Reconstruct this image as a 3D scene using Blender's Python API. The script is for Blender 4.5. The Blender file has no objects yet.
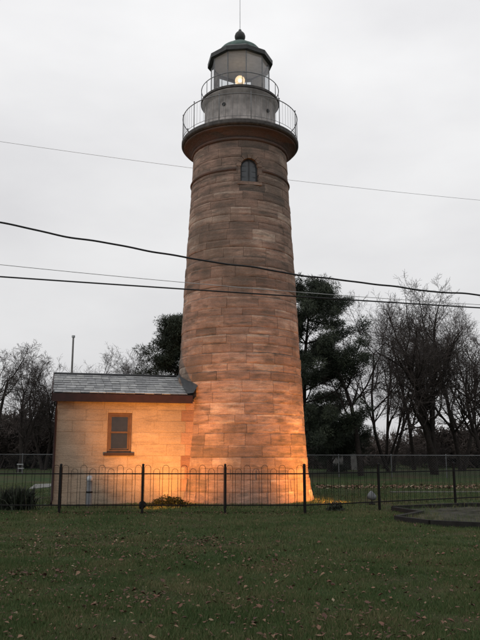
import bpy, bmesh, math, random
import numpy as np
from mathutils import Vector, Matrix, Quaternion

R = math.radians
PI = math.pi
scene = bpy.context.scene
C = scene.collection

# ------------------------------------------------------------------ camera
F = 690.0                                   # focal length in photo pixels (photo 480 x 640)
TH = math.atan(129 / F)                     # upward pitch
CAMZ = 1.6
cam_d = bpy.data.cameras.new('camera')
cam_d.sensor_fit = 'VERTICAL'
cam_d.sensor_height = 36.0
cam_d.sensor_width = 27.0
cam_d.lens = F / 640 * 36.0
cam_d.clip_start = 0.1
cam_d.clip_end = 3000
cam = bpy.data.objects.new('camera', cam_d)
C.objects.link(cam)
cam.location = (0, 0, CAMZ)
cam.rotation_euler = (PI / 2 + TH, 0, 0)
scene.camera = cam

# ------------------------------------------------------------------ world (dusk, overcast)
SUN_EL, SUN_AZ = R(24), R(-125)
w = bpy.data.worlds.new('World')
scene.world = w
w.use_nodes = True
nt = w.node_tree
nt.nodes.clear()
wo = nt.nodes.new('ShaderNodeOutputWorld')
add = nt.nodes.new('ShaderNodeAddShader')
b1 = nt.nodes.new('ShaderNodeBackground')
b2 = nt.nodes.new('ShaderNodeBackground')
sky = nt.nodes.new('ShaderNodeTexSky')
sky.sky_type = 'NISHITA'
sky.sun_disc = False
sky.sun_elevation = SUN_EL
sky.sun_rotation = SUN_AZ
hs = nt.nodes.new('ShaderNodeHueSaturation')
hs.inputs['Saturation'].default_value = 0.08
nt.links.new(sky.outputs[0], hs.inputs['Color'])
nt.links.new(hs.outputs[0], b1.inputs['Color'])
b1.inputs['Strength'].default_value = 0.012
tc = nt.nodes.new('ShaderNodeTexCoord')
mp = nt.nodes.new('ShaderNodeMapping')
mp.inputs['Scale'].default_value = (1.0, 1.0, 2.4)
nt.links.new(tc.outputs['Generated'], mp.inputs['Vector'])
nz = nt.nodes.new('ShaderNodeTexNoise')
nz.inputs['Scale'].default_value = 2.2
nz.inputs['Detail'].default_value = 5
nz.inputs['Roughness'].default_value = 0.5
nt.links.new(mp.outputs[0], nz.inputs['Vector'])
cr = nt.nodes.new('ShaderNodeValToRGB')
cr.color_ramp.elements[0].position = 0.3
cr.color_ramp.elements[0].color = (0.60, 0.598, 0.615, 1)
cr.color_ramp.elements[1].position = 0.72
cr.color_ramp.elements[1].color = (0.78, 0.78, 0.785, 1)
nt.links.new(nz.outputs[0], cr.inputs[0])
sx_ = nt.nodes.new('ShaderNodeSeparateXYZ')
nt.links.new(tc.outputs['Generated'], sx_.inputs[0])
mr = nt.nodes.new('ShaderNodeMapRange')          # overcast sky: brighter overhead than at the horizon
mr.inputs['From Min'].default_value = 0.0
mr.inputs['From Max'].default_value = 1.0
mr.inputs['To Min'].default_value = 0.88
mr.inputs['To Max'].default_value = 1.5
nt.links.new(sx_.outputs['Z'], mr.inputs['Value'])
vm = nt.nodes.new('ShaderNodeVectorMath')
vm.operation = 'SCALE'
nt.links.new(cr.outputs[0], vm.inputs[0])
nt.links.new(mr.outputs[0], vm.inputs['Scale'])
nt.links.new(vm.outputs[0], b2.inputs['Color'])
b2.inputs['Strength'].default_value = 1.0
nt.links.new(b1.outputs[0], add.inputs[0])
nt.links.new(b2.outputs[0], add.inputs[1])
nt.links.new(add.outputs[0], wo.inputs[0])

sd = bpy.data.lights.new('sun', 'SUN')
sd.energy = 0.5
sd.angle = R(50)
sd.color = (1.0, 0.96, 0.92)
sun = bpy.data.objects.new('sun', sd)
C.objects.link(sun)
sdir = Vector((math.sin(SUN_AZ) * math.cos(SUN_EL), math.cos(SUN_AZ) * math.cos(SUN_EL), math.sin(SUN_EL)))
sun.rotation_euler = sdir.to_track_quat('Z', 'Y').to_euler()
sun.location = sdir * 60

vs = scene.view_settings
vs.view_transform = 'Standard'
vs.look = 'None'
vs.exposure = 0.0
vs.gamma = 1.0
vs.use_curve_mapping = False
scene.cycles.use_denoising = True
scene.cycles.max_bounces = 6
scene.cycles.transparent_max_bounces = 12

# ------------------------------------------------------------------ pixel helpers (photo pixels)
cT, sT = math.cos(TH), math.sin(TH)


def ray(px, py):
    u = (px - 240) / F
    v = (320 - py) / F
    return Vector((u, cT - sT * v, sT + cT * v))


def at_y(px, py, Y):
    d = ray(px, py)
    return Vector((0, 0, CAMZ)) + d * (Y / d.y)


def on_ground(px, py, z=0.0):
    d = ray(px, py)
    return Vector((0, 0, CAMZ)) + d * ((z - CAMZ) / d.z)


def ground_x(px, Y):
    """x of a thing that stands at depth Y on the ground under pixel column px"""
    d = Y * cT - CAMZ * sT
    return (px - 240) / F * d


# ------------------------------------------------------------------ materials
def new_mat(name):
    m = bpy.data.materials.new(name)
    m.use_nodes = True
    t = m.node_tree
    return m, t, t.nodes['Principled BSDF']


def N(t, kind, **kw):
    n = t.nodes.new(kind)
    for k, v in kw.items():
        n.inputs[k].default_value = v
    return n


def ramp(t, stops):
    n = t.nodes.new('ShaderNodeValToRGB')
    e = n.color_ramp.elements
    while len(e) < len(stops):
        e.new(0.5)
    for i, (p, c) in enumerate(stops):
        e[i].position = p
        e[i].color = (*c, 1)
    return n


def mixc(t, a, b, fac, mode='MIX'):
    n = t.nodes.new('ShaderNodeMix')
    n.data_type = 'RGBA'
    n.blend_type = mode
    for sock, v in ((n.inputs[0], fac), (n.inputs[6], a), (n.inputs[7], b)):
        if isinstance(v, (int, float)):
            sock.default_value = v
        elif isinstance(v, tuple):
            sock.default_value = (*v, 1)
        else:
            t.links.new(v, sock)
    return n.outputs[2]


def pos(t, scale=(1, 1, 1), obj=False):
    if obj:
        g = t.nodes.new('ShaderNodeTexCoord').outputs['Object']
    else:
        g = t.nodes.new('ShaderNodeNewGeometry').outputs['Position']
    m = t.nodes.new('ShaderNodeMapping')
    m.inputs['Scale'].default_value = scale
    t.links.new(g, m.inputs['Vector'])
    return m.outputs[0]


def noise(t, vec, scale, detail=4, rough=0.55):
    n = N(t, 'ShaderNodeTexNoise', Scale=scale, Detail=detail, Roughness=rough)
    t.links.new(vec, n.inputs['Vector'])
    return n.outputs[0]


def bump(t, bsdf, h, strength=0.4, dist=0.01):
    b = N(t, 'ShaderNodeBump', Strength=strength, Distance=dist)
    t.links.new(h, b.inputs['Height'])
    t.links.new(b.outputs[0], bsdf.inputs['Normal'])


def simple(name, col, rough=0.6, metal=0.0, var=0.25, scale=6.0, bmp=0.0, spec=0.3):
    m, t, p = new_mat(name)
    n = noise(t, pos(t), scale, 5)
    dark = tuple(c * (1 - var) for c in col)
    lite = tuple(min(1, c * (1 + var)) for c in col)
    r = ramp(t, [(0.3, dark), (0.7, lite)])
    t.links.new(n, r.inputs[0])
    t.links.new(r.outputs[0], p.inputs['Base Color'])
    p.inputs['Roughness'].default_value = rough
    p.inputs['Metallic'].default_value = metal
    p.inputs['Specular IOR Level'].default_value = spec
    if bmp:
        bump(t, p, noise(t, pos(t), scale * 8, 4), bmp, 0.01)
    return m


def math_n(t, op, a, b, clamp=False):
    n = t.nodes.new('ShaderNodeMath')
    n.operation = op
    n.use_clamp = clamp
    for i, v in enumerate((a, b)):
        if isinstance(v, (int, float)):
            n.inputs[i].default_value = v
        else:
            t.links.new(v, n.inputs[i])
    return n.outputs[0]


def stone_mat(name, stops, stain=(0.075, 0.068, 0.062), stain_amt=0.8, strata=0.6, rel=1.0):
    """bedded sandstone: block tone + thin bedding streaks + weather stains"""
    m, t, p = new_mat(name)
    at = t.nodes.new('ShaderNodeAttribute')
    at.attribute_name = 'tone'
    r = ramp(t, stops)
    wob = noise(t, pos(t), 0.9, 3)
    gp = t.nodes.new('ShaderNodeNewGeometry').outputs['Position']
    sc = t.nodes.new('ShaderNodeSeparateXYZ')
    t.links.new(gp, sc.inputs[0])
    cb = t.nodes.new('ShaderNodeCombineXYZ')
    t.links.new(math_n(t, 'MULTIPLY', sc.outputs[0], 0.55), cb.inputs[0])
    t.links.new(math_n(t, 'MULTIPLY', sc.outputs[1], 0.55), cb.inputs[1])
    zz_ = math_n(t, 'ADD', math_n(t, 'MULTIPLY', sc.outputs[2], 6.0), math_n(t, 'MULTIPLY', wob, 1.0))
    at2 = t.nodes.new('ShaderNodeAttribute')
    at2.attribute_name = 'seed'
    t.links.new(math_n(t, 'ADD', zz_, math_n(t, 'MULTIPLY', at2.outputs['Fac'], 40.0)), cb.inputs[2])
    bed = noise(t, cb.outputs[0], 1.25, 6, 0.62)
    patch = noise(t, pos(t, (1, 1, 1.5)), 1.7, 5, 0.6)
    v = math_n(t, 'MULTIPLY', math_n(t, 'SUBTRACT', bed, 0.5), strata * 2.2)
    v2 = math_n(t, 'MULTIPLY', math_n(t, 'SUBTRACT', patch, 0.5), 0.9)
    v = math_n(t, 'ADD', math_n(t, 'ADD', v, v2), at.outputs['Fac'], True)
    t.links.new(v, r.inputs[0])
    col = r.outputs[0]
    s1 = noise(t, pos(t, (1, 1, 0.8)), 0.5, 6, 0.66)
    k1 = ramp(t, [(0.43, (0, 0, 0)), (0.62, (1, 1, 1))])
    t.links.new(s1, k1.inputs[0])
    s2 = noise(t, pos(t, (1.1, 1.1, 4.2)), 1.5, 5, 0.6)
    k2 = ramp(t, [(0.48, (0, 0, 0)), (0.66, (1, 1, 1))])
    t.links.new(s2, k2.inputs[0])
    ks = math_n(t, 'MAXIMUM', math_n(t, 'MULTIPLY', k1.outputs[0], 0.75), math_n(t, 'MULTIPLY', k2.outputs[0], 0.8))
    col = mixc(t, col, stain, math_n(t, 'MULTIPLY', ks, stain_amt, True))
    fg = noise(t, pos(t), 38, 5, 0.65)
    fr = ramp(t, [(0.25, (0.74, 0.74, 0.74)), (0.75, (1.2, 1.2, 1.2))])
    t.links.new(fg, fr.inputs[0])
    col = mixc(t, col, fr.outputs[0], 1.0, 'MULTIPLY')
    t.links.new(col, p.inputs['Base Color'])
    p.inputs['Roughness'].default_value = 0.92
    p.inputs['Specular IOR Level'].default_value = 0.12
    hh = math_n(t, 'ADD', math_n(t, 'MULTIPLY', bed, 1.0), math_n(t, 'MULTIPLY', noise(t, pos(t, (1, 1, 2)), 13, 6, 0.65), 0.6))
    bump(t, p, hh, 0.8 * rel, 0.045)
    return m


M = {}
STOPS = [(0.0, (0.105, 0.082, 0.070)), (0.3, (0.19, 0.132, 0.106)), (0.6, (0.285, 0.190, 0.148)), (0.82, (0.36, 0.255, 0.20)), (1.0, (0.45, 0.35, 0.28))]
M['stone'] = stone_mat('weathered_sandstone', STOPS, stain=(0.082, 0.072, 0.060), stain_amt=0.92, strata=0.62)
M['mortar'] = stone_mat('lime_mortar', [(0, (0.10, 0.078, 0.065)), (1, (0.22, 0.16, 0.125))], stain_amt=0.6)
M['redstone'] = stone_mat('red_sandstone_trim', [(0, (0.065, 0.042, 0.034)), (1, (0.15, 0.088, 0.069))], stain_amt=0.9)
M['ashlar'] = stone_mat('pale_ashlar', [(0.0, (0.23, 0.178, 0.130)), (0.5, (0.315, 0.250, 0.185)), (1.0, (0.39, 0.315, 0.24))],
                        stain=(0.165, 0.13, 0.10), stain_amt=0.7, strata=0.35, rel=0.7)
M['quoin'] = stone_mat('quoin_stone', [(0, (0.20, 0.11, 0.08)), (1, (0.36, 0.23, 0.165))], stain_amt=0.3)


def toned(name, stops, rough=0.6, scale=4, var=0.35, sss=False, spec=0.3):
    m, t, p = new_mat(name)
    at = t.nodes.new('ShaderNodeAttribute')
    at.attribute_name = 'tone'
    r = ramp(t, stops)
    t.links.new(at.outputs['Fac'], r.inputs[0])
    n = noise(t, pos(t), scale, 4)
    k = ramp(t, [(0.3, (1 - var,) * 3), (0.7, (1 + var,) * 3)])
    t.links.new(n, k.inputs[0])
    c = mixc(t, r.outputs[0], k.outputs[0], 1.0, 'MULTIPLY')
    t.links.new(c, p.inputs['Base Color'])
    p.inputs['Roughness'].default_value = rough
    p.inputs['Specular IOR Level'].default_value = spec
    return m


M['slate'] = toned('grey_slate', [(0, (0.13, 0.135, 0.14)), (0.5, (0.21, 0.215, 0.22)), (1, (0.30, 0.305, 0.30))], 0.55, 7)
M['fascia'] = simple('dark_red_fascia_paint', (0.022, 0.008, 0.0075), 0.6, var=0.3)
M['flash'] = simple('lead_flashing', (0.035, 0.037, 0.04), 0.6, var=0.3)
M['frame'] = simple('weathered_brown_frame_paint', (0.085, 0.05, 0.034), 0.6)
M['darkframe'] = simple('dark_window_frame_paint', (0.03, 0.031, 0.033), 0.5)
M['glassdark'] = simple('dim_window_glass', (0.02, 0.022, 0.026), 0.12, var=0.2, spec=0.5)
M['towerpane'] = simple('dusty_tower_glass', (0.05, 0.055, 0.06), 0.25, var=0.3, spec=0.5)
M['iron'] = simple('black_iron', (0.008, 0.0075, 0.0075), 0.6, var=0.3, scale=20, spec=0.12)
M['rail'] = simple('grey_painted_rail', (0.14, 0.145, 0.15), 0.5, var=0.3, scale=20)
M['deckedge'] = simple('rusted_deck_edge', (0.05, 0.045, 0.042), 0.7, var=0.5, scale=8)
M['copper'] = simple('green_copper', (0.065, 0.105, 0.092), 0.6, var=0.5, scale=5)
M['roofdark'] = simple('dark_lantern_roof', (0.028, 0.03, 0.03), 0.5, var=0.4)
M['ceil'] = simple('lantern_ceiling_paint', (0.66, 0.63, 0.66), 0.7, var=0.12)
M['galv'] = simple('galvanised_steel', (0.30, 0.31, 0.32), 0.45, 0.4, var=0.2)
M['pipe'] = simple('dull_grey_pipe', (0.11, 0.115, 0.12), 0.7, var=0.3)
M['darkwire'] = simple('dull_weathered_wire', (0.10, 0.105, 0.11), 0.6, var=0.2)
M['white'] = simple('white_paint', (0.72, 0.72, 0.70), 0.5, var=0.1)
M['wire'] = simple('wire_sheath', (0.012, 0.012, 0.013), 0.6, var=0.2)
M['wirelight'] = simple('bare_aluminium_wire', (0.34, 0.34, 0.34), 0.5, var=0.2)
M['timber'] = simple('dark_wet_timber', (0.010, 0.009, 0.008), 0.9, var=0.4, scale=9, bmp=0.5)
M['soil'] = simple('bed_soil', (0.046, 0.044, 0.037), 0.95, var=0.6, scale=3, bmp=0.9, spec=0.08)
M['concrete'] = simple('pale_concrete', (0.15, 0.147, 0.14), 0.85, var=0.2, scale=3, bmp=0.3)
M['kerb'] = simple('weathered_kerb_stone', (0.10, 0.098, 0.09), 0.9, var=0.4, scale=2)
M['shedwall'] = simple('weathered_grey_boards', (0.16, 0.155, 0.15), 0.8, var=0.3, scale=3)
M['bark'] = simple('grey_brown_bark', (0.024, 0.020, 0.018), 0.9, var=0.4, scale=7, bmp=0.6, spec=0.1)
M['twig'] = simple('twig_bark', (0.050, 0.041, 0.037), 0.9, var=0.3, scale=2)
M['needle'] = toned('pine_needles', [(0, (0.013, 0.018, 0.012)), (0.6, (0.027, 0.037, 0.023)), (1, (0.052, 0.062, 0.037))], 0.7, 1.2)
M['shrub'] = toned('shrub_leaves', [(0, (0.015, 0.02, 0.014)), (1, (0.05, 0.06, 0.04))], 0.6, 4)
M['darkshrub'] = toned('dark_evergreen_mound', [(0, (0.008, 0.011, 0.006)), (1, (0.022, 0.028, 0.014))], 0.9, 4, spec=0.05)
M['brush'] = toned('brush_twigs', [(0, (0.045, 0.037, 0.034)), (1, (0.105, 0.084, 0.074))], 0.9, 0.4)
M['leaf'] = toned('fallen_leaves', [(0, (0.055, 0.028, 0.02)), (0.4, (0.125, 0.058, 0.038)), (0.7, (0.19, 0.12, 0.075)),
                                    (0.88, (0.24, 0.19, 0.13)), (1, (0.38, 0.31, 0.22))], 0.75, 9)


def grass_blade_mat():
    m, t, p = new_mat('grass_blades')
    at = t.nodes.new('ShaderNodeAttribute')
    at.attribute_name = 'tone'
    r = ramp(t, [(0, (0.024, 0.047, 0.014)), (0.45, (0.050, 0.086, 0.025)), (0.72, (0.088, 0.096, 0.040)), (1, (0.18, 0.14, 0.075))])
    n = noise(t, pos(t), 0.8, 5, 0.6)
    ma = N(t, 'ShaderNodeMath')
    ma.operation = 'MULTIPLY_ADD'
    ma.inputs[1].default_value = 1.25
    t.links.new(n, ma.inputs[0])
    sb = N(t, 'ShaderNodeMath')
    sb.operation = 'SUBTRACT'
    t.links.new(at.outputs['Fac'], sb.inputs[0])
    sb.inputs[1].default_value = 0.60
    t.links.new(sb.outputs[0], ma.inputs[2])
    t.links.new(ma.outputs[0], r.inputs[0])
    t.links.new(r.outputs[0], p.inputs['Base Color'])
    p.inputs['Roughness'].default_value = 0.65
    p.inputs['Specular IOR Level'].default_value = 0.2
    return m


M['blade'] = grass_blade_mat()


def ground_mat():
    m, t, p = new_mat('lawn_ground')
    n1 = noise(t, pos(t), 0.35, 6, 0.6)
    r1 = ramp(t, [(0.36, (0.055, 0.046, 0.027)), (0.5, (0.034, 0.050, 0.019)), (0.66, (0.024, 0.048, 0.015))])
    t.links.new(n1, r1.inputs[0])
    n2 = noise(t, pos(t), 9, 8, 0.7)
    r2 = ramp(t, [(0.3, (0.5, 0.5, 0.5)), (0.7, (1.4, 1.4, 1.3))])
    t.links.new(n2, r2.inputs[0])
    c = mixc(t, r1.outputs[0], r2.outputs[0], 1.0, 'MULTIPLY')
    n3 = noise(t, pos(t), 2.2, 7, 0.7)
    r3 = ramp(t, [(0.58, (0, 0, 0)), (0.72, (1, 1, 1))])
    t.links.new(n3, r3.inputs[0])
    c = mixc(t, c, (0.085, 0.055, 0.032), r3.outputs[0])
    t.links.new(c, p.inputs['Base Color'])
    p.inputs['Roughness'].default_value = 0.95
    p.inputs['Specular IOR Level'].default_value = 0.1
    bump(t, p, n2, 0.8, 0.04)
    return m


M['ground'] = ground_mat()


def thin_glass():
    m, t, p = new_mat('clear_lantern_glass')
    t.nodes.remove(p)
    out = t.nodes['Material Output']
    tr = N(t, 'ShaderNodeBsdfTransparent')
    tr.inputs[0].default_value = (0.90, 0.92, 0.93, 1)
    gl = N(t, 'ShaderNodeBsdfGlossy', Roughness=0.06)
    fr = N(t, 'ShaderNodeFresnel', IOR=1.35)
    mx = N(t, 'ShaderNodeMixShader')
    t.links.new(fr.outputs[0], mx.inputs[0])
    t.links.new(tr.outputs[0], mx.inputs[1])
    t.links.new(gl.outputs[0], mx.inputs[2])
    df = N(t, 'ShaderNodeBsdfDiffuse')
    df.inputs[0].default_value = (0.72, 0.71, 0.74, 1)
    m2 = N(t, 'ShaderNodeMixShader')
    m2.inputs[0].default_value = 0.13                # film of dust on the panes
    t.links.new(mx.outputs[0], m2.inputs[1])
    t.links.new(df.outputs[0], m2.inputs[2])
    t.links.new(m2.outputs[0], out.inputs[0])
    return m


M['glass'] = thin_glass()


def emit(name, col, s):
    m, t, p = new_mat(name)
    p.inputs['Base Color'].default_value = (*col, 1)
    p.inputs['Emission Color'].default_value = (*col, 1)
    p.inputs['Emission Strength'].default_value = s
    return m


M['bulb'] = emit('lit_lantern_bulb', (1.0, 0.80, 0.52), 9)


def halo_mat():
    m, t, p = new_mat('lamp_halo_glow')  # see-through emissive shell, imitates the soft glow round the bulb
    p.inputs['Base Color'].default_value = (0.8, 0.7, 0.55, 1)
    p.inputs['Emission Color'].default_value = (1.0, 0.70, 0.40, 1)
    p.inputs['Emission Strength'].default_value = 0.8
    p.inputs['Alpha'].default_value = 0.5
    return m


M['halo'] = halo_mat()
M['flood'] = emit('lit_flood_lens', (1.0, 0.55, 0.18), 10)


# ------------------------------------------------------------------ mesh helpers
class MB:
    def __init__(s):
        s.v, s.f, s.t = [], [], []
        s.s = 0.5

    def quad_box(s, corners, tone=0.5):
        """8 corners: bottom 4 (ccw), top 4"""
        o = len(s.v)
        s.v += [tuple(c) for c in corners]
        for f in ((3, 2, 1, 0), (4, 5, 6, 7), (0, 1, 5, 4), (1, 2, 6, 5), (2, 3, 7, 6), (3, 0, 4, 7)):
            s.f.append(tuple(o + i for i in f))
            s.t.append(tone)
        return s

    def box(s, x0, x1, y0, y1, z0, z1, tone=0.5):
        return s.quad_box([(x0, y0, z0), (x1, y0, z0), (x1, y1, z0), (x0, y1, z0),
                           (x0, y0, z1), (x1, y0, z1), (x1, y1, z1), (x0, y1, z1)], tone)

    def lathe(s, prof, n=64, a0=0.0, a1=2 * PI, tone=0.5, phase=0.0, cap=False):
        """profile of (r, z); angle 0 faces the camera (-y)"""
        o = len(s.v)
        full = abs(a1 - a0 - 2 * PI) < 1e-6
        m = n if full else n + 1
        for i in range(m):
            a = a0 + (a1 - a0) * i / n + phase
            for r, z in prof:
                s.v.append((r * math.sin(a), -r * math.cos(a), z))
        k = len(prof)
        for i in range(n):
            j = (i + 1) % m
            for q in range(k - 1):
                s.f.append((o + i * k + q, o + j * k + q, o + j * k + q + 1, o + i * k + q + 1))
                s.t.append(tone)
        if cap and not full:
            s.f.append(tuple(o + q for q in range(k)))
            s.t.append(tone)
            s.f.append(tuple(o + n * k + q for q in range(k - 1, -1, -1)))
            s.t.append(tone)
        return s

    def tube(s, pts, r, n=6, tone=0.5, closed=False, caps=True):
        pts = [Vector(p) for p in pts]
        o = len(s.v)
        k = len(pts)
        rr = r if isinstance(r, (list, tuple)) else [r] * k
        for i, p in enumerate(pts):
            if closed:
                d = pts[(i + 1) % k] - pts[i - 1]
            else:
                d = pts[min(i + 1, k - 1)] - pts[max(i - 1, 0)]
            d.normalize()
            ref = Vector((0, 0, 1)) if abs(d.z) < 0.9 else Vector((1, 0, 0))
            a = d.cross(ref).normalized()
            b = a.cross(d)
            for q in range(n):
                an = 2 * PI * q / n
                s.v.append(tuple(p + (a * math.cos(an) + b * math.sin(an)) * rr[i]))
        m = k if closed else k - 1
        for i in range(m):
            j = (i + 1) % k
            for q in range(n):
                q2 = (q + 1) % n
                s.f.append((o + i * n + q, o + i * n + q2, o + j * n + q2, o + j * n + q))
                s.t.append(tone)
        if caps and not closed:
            s.f.append(tuple(o + q for q in range(n - 1, -1, -1)))
            s.f.append(tuple(o + (k - 1) * n + q for q in range(n)))
            s.t += [tone, tone]
        return s

    def sphere(s, c, r, nu=16, nv=10, tone=0.5, sc=(1, 1, 1)):
        o = len(s.v)
        for j in range(nv + 1):
            ph = -PI / 2 + PI * j / nv
            for i in range(nu):
                a = 2 * PI * i / nu
                s.v.append((c[0] + r * sc[0] * math.cos(ph) * math.cos(a), c[1] + r * sc[1] * math.cos(ph) * math.sin(a),
                            c[2] + r * sc[2] * math.sin(ph)))
        for j in range(nv):
            for i in range(nu):
                i2 = (i + 1) % nu
                s.f.append((o + j * nu + i, o + j * nu + i2, o + (j + 1) * nu + i2, o + (j + 1) * nu + i))
                s.t.append(tone)
        return s

    def mesh(s, name, smooth=False):
        me = bpy.data.meshes.new(name)
        me.from_pydata(s.v, [], s.f)
        a = me.attributes.new('tone', 'FLOAT', 'FACE')
        a.data.foreach_set('value', s.t)
        a = me.attributes.new('seed', 'FLOAT', 'FACE')
        a.data.foreach_set('value', s.s if isinstance(s.s, list) else [s.s] * len(me.polygons))
        if smooth:
            me.polygons.foreach_set('use_smooth', [True] * len(me.polygons))
        bm = bmesh.new()
        bm.from_mesh(me)
        bmesh.ops.recalc_face_normals(bm, faces=bm.faces)
        bm.to_mesh(me)
        bm.free()
        return me

    def build(s, name, mat, parent=None, smooth=False, kind=None):
        return link(name, s.mesh(name, smooth), mat, parent, kind)


def link(name, me, mat=None, parent=None, kind=None):
    o = bpy.data.objects.new(name, me)
    C.objects.link(o)
    if mat and not me.materials:
        me.materials.append(M[mat])
    if parent:
        o.parent = parent
    if kind:
        o['kind'] = kind
    return o


def npmesh(name, V, T, tone=None, smooth=False):
    """numpy triangle mesh"""
    me = bpy.data.meshes.new(name)
    V = np.asarray(V, np.float32)
    T = np.asarray(T, np.int32)
    me.vertices.add(len(V))
    me.vertices.foreach_set('co', V.ravel())
    me.loops.add(T.size)
    me.loops.foreach_set('vertex_index', T.ravel())
    me.polygons.add(len(T))
    k = T.shape[1]
    me.polygons.foreach_set('loop_start', np.arange(0, T.size, k, dtype=np.int32))
    me.polygons.foreach_set('loop_total', np.full(len(T), k, np.int32))
    if tone is not None:
        a = me.attributes.new('tone', 'FLOAT', 'FACE')
        a.data.foreach_set('value', np.asarray(tone, np.float32))
    if smooth:
        me.polygons.foreach_set('use_smooth', np.ones(len(T), bool))
    me.update(calc_edges=True)
    me.validate()
    return me


def empty(name, loc=(0, 0, 0), rz=0.0):
    o = bpy.data.objects.new(name, None)
    C.objects.link(o)
    o.location = loc
    o.rotation_euler = (0, 0, rz)
    o.empty_display_size = 0.2
    return o


def tag(o, label, cat, group=None, kind=None):
    o['label'] = label
    o['category'] = cat
    if group:
        o['group'] = group
    if kind:
        o['kind'] = kind
    return o


# ================================================================== GROUND
def ground_z(x, y):
    return 0.0


g = MB()
S = 900
g.v = [(-S, -40, 0), (S, -40, 0), (S, 1400, 0), (-S, 1400, 0)]
g.f = [(0, 1, 2, 3)]
g.t = [0.5]
gr = g.build('ground', 'ground')
gr['kind'] = 'structure'

# pale concrete walk seen past the corner of the annex, and a thin kerb strip on the far lawn
m = MB()
p = [on_ground(*q) for q in ((29, 489.5), (49.5, 487.5), (56, 484), (35, 484.6))]
m.quad_box([(q.x, q.y, 0.0) for q in p] + [(q.x, q.y, 0.03) for q in p])
o = m.build('path', 'concrete')
o['kind'] = 'structure'
m = MB()
a, b = on_ground(391, 492.5), on_ground(500, 492)
m.box(a.x, b.x, a.y, a.y + 0.3, 0.0, 0.025)
o = m.build('path', 'kerb')
o['kind'] = 'structure'

# ================================================================== LIGHTHOUSE
TY = 23.2
tower = empty('lighthouse', (0, TY, 0))
tag(tower, 'tall round tapering sandstone lighthouse with railed gallery and lit lantern room', 'lighthouse')
PROF = [(0.0, 2.40), (0.35, 2.31), (0.9, 2.235), (2.0, 2.165), (4.2, 2.045), (6.3, 1.945), (8.4, 1.84), (10.8, 1.70), (11.9, 1.655)]


def rad(z):
    for (z0, r0), (z1, r1) in zip(PROF, PROF[1:]):
        if z <= z1:
            return r0 + (r1 - r0) * (z - z0) / (z1 - z0)
    return PROF[-1][1]


rng = random.Random(11)
ZTOP = 11.80
WC = R(10.7)                     # bearing of the tower window
WHW = 0.30                       # half width of its opening
WZ0, WZS, WZ1 = 10.26, 10.80, 11.10
ROP = 1.70
wa0, wa1 = WC - WHW / ROP, WC + WHW / ROP

# courses
courses = []
z = 0.0
while z < ZTOP - 0.15:
    h = rng.choice((0.25, 0.28, 0.30, 0.33, 0.36))
    if ZTOP - (z + h) < 0.2:
        h = ZTOP - z
    courses.append((z, z + h))
    z += h

# mortar core behind the blocks, open behind the window
core = MB()
zs = sorted(set([c[0] for c in courses] + [ZTOP, WZ0, WZ1]))
angs = sorted([(-PI) + 2 * PI * i / 90 for i in range(90)] + [wa0, wa1])
angs = [a_ for a_ in angs if not any(abs(a_ - b_) < 0.02 and a_ != b_ for b_ in (wa0, wa1))]
nA = len(angs)
for zz in zs:
    for a_ in angs:
        rr = rad(zz) - 0.040
        core.v.append((rr * math.sin(a_), -rr * math.cos(a_), zz))
for iz in range(len(zs) - 1):
    for ia in range(nA):
        ja = (ia + 1) % nA
        am = (angs[ia] + (angs[ja] if ja else angs[0] + 2 * PI)) / 2
        zm = (zs[iz] + zs[iz + 1]) / 2
        if wa0 < am < wa1 and WZ0 < zm < WZ1:
            continue
        core.f.append((iz * nA + ia, iz * nA + ja, (iz + 1) * nA + ja, (iz + 1) * nA + ia))
        core.t.append(0.4)
wall = core.build('wall', 'mortar', tower)


def stone(mb, a0, a1, z0, z1, jr, tone, depth=0.16):
    """one dressed block on the tapering cylinder, arrises worn back"""
    rm = rad((z0 + z1) / 2)
    g = 0.002
    a0 += g / rm
    a1 -= g / rm
    z0 += g
    z1 -= g
    b = 0.012
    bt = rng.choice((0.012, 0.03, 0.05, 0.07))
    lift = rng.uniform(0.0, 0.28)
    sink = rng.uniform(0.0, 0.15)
    nm = 3
    cols = [a0] + [a0 + b / rm + (a1 - a0 - 2 * b / rm) * i / (nm + 1) for i in range(nm + 2)] + [a1]
    rows = [z0, z0 + 0.05, z1 - bt, z1]
    nc = len(cols)
    o = len(mb.v)
    for j, zz in enumerate(rows):
        for i, a_ in enumerate(cols):
            edge = i in (0, nc - 1) or j in (0, 3)
            r_ = rad(zz) + jr + (-0.006 if edge else rng.uniform(-0.005, 0.007))
            wob = 0 if not edge else rng.uniform(-0.006, 0.006)
            mb.v.append((r_ * math.sin(a_), -r_ * math.cos(a_), zz + wob))
    for j in range(3):
        for i in range(nc - 1):
            q = o + j * nc + i
            mb.f.append((q, q + 1, q + nc + 1, q + nc))
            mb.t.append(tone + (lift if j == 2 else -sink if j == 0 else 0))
    o2 = len(mb.v)
    bd = [(i, 0) for i in range(nc)] + [(nc - 1, j) for j in (1, 2, 3)] + [(i, 3) for i in range(nc - 2, -1, -1)] + [(0, j) for j in (2, 1)]
    for i, j in bd:
        r_ = rad(rows[j]) - depth
        mb.v.append((r_ * math.sin(cols[i]), -r_ * math.cos(cols[i]), rows[j]))
    nb = len(bd)
    for q in range(nb):
        i, j = bd[q]
        i2, j2 = bd[(q + 1) % nb]
        mb.f.append((o + j * nc + i, o2 + q, o2 + (q + 1) % nb, o + j2 * nc + i2))
        mb.t.append(tone)


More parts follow.
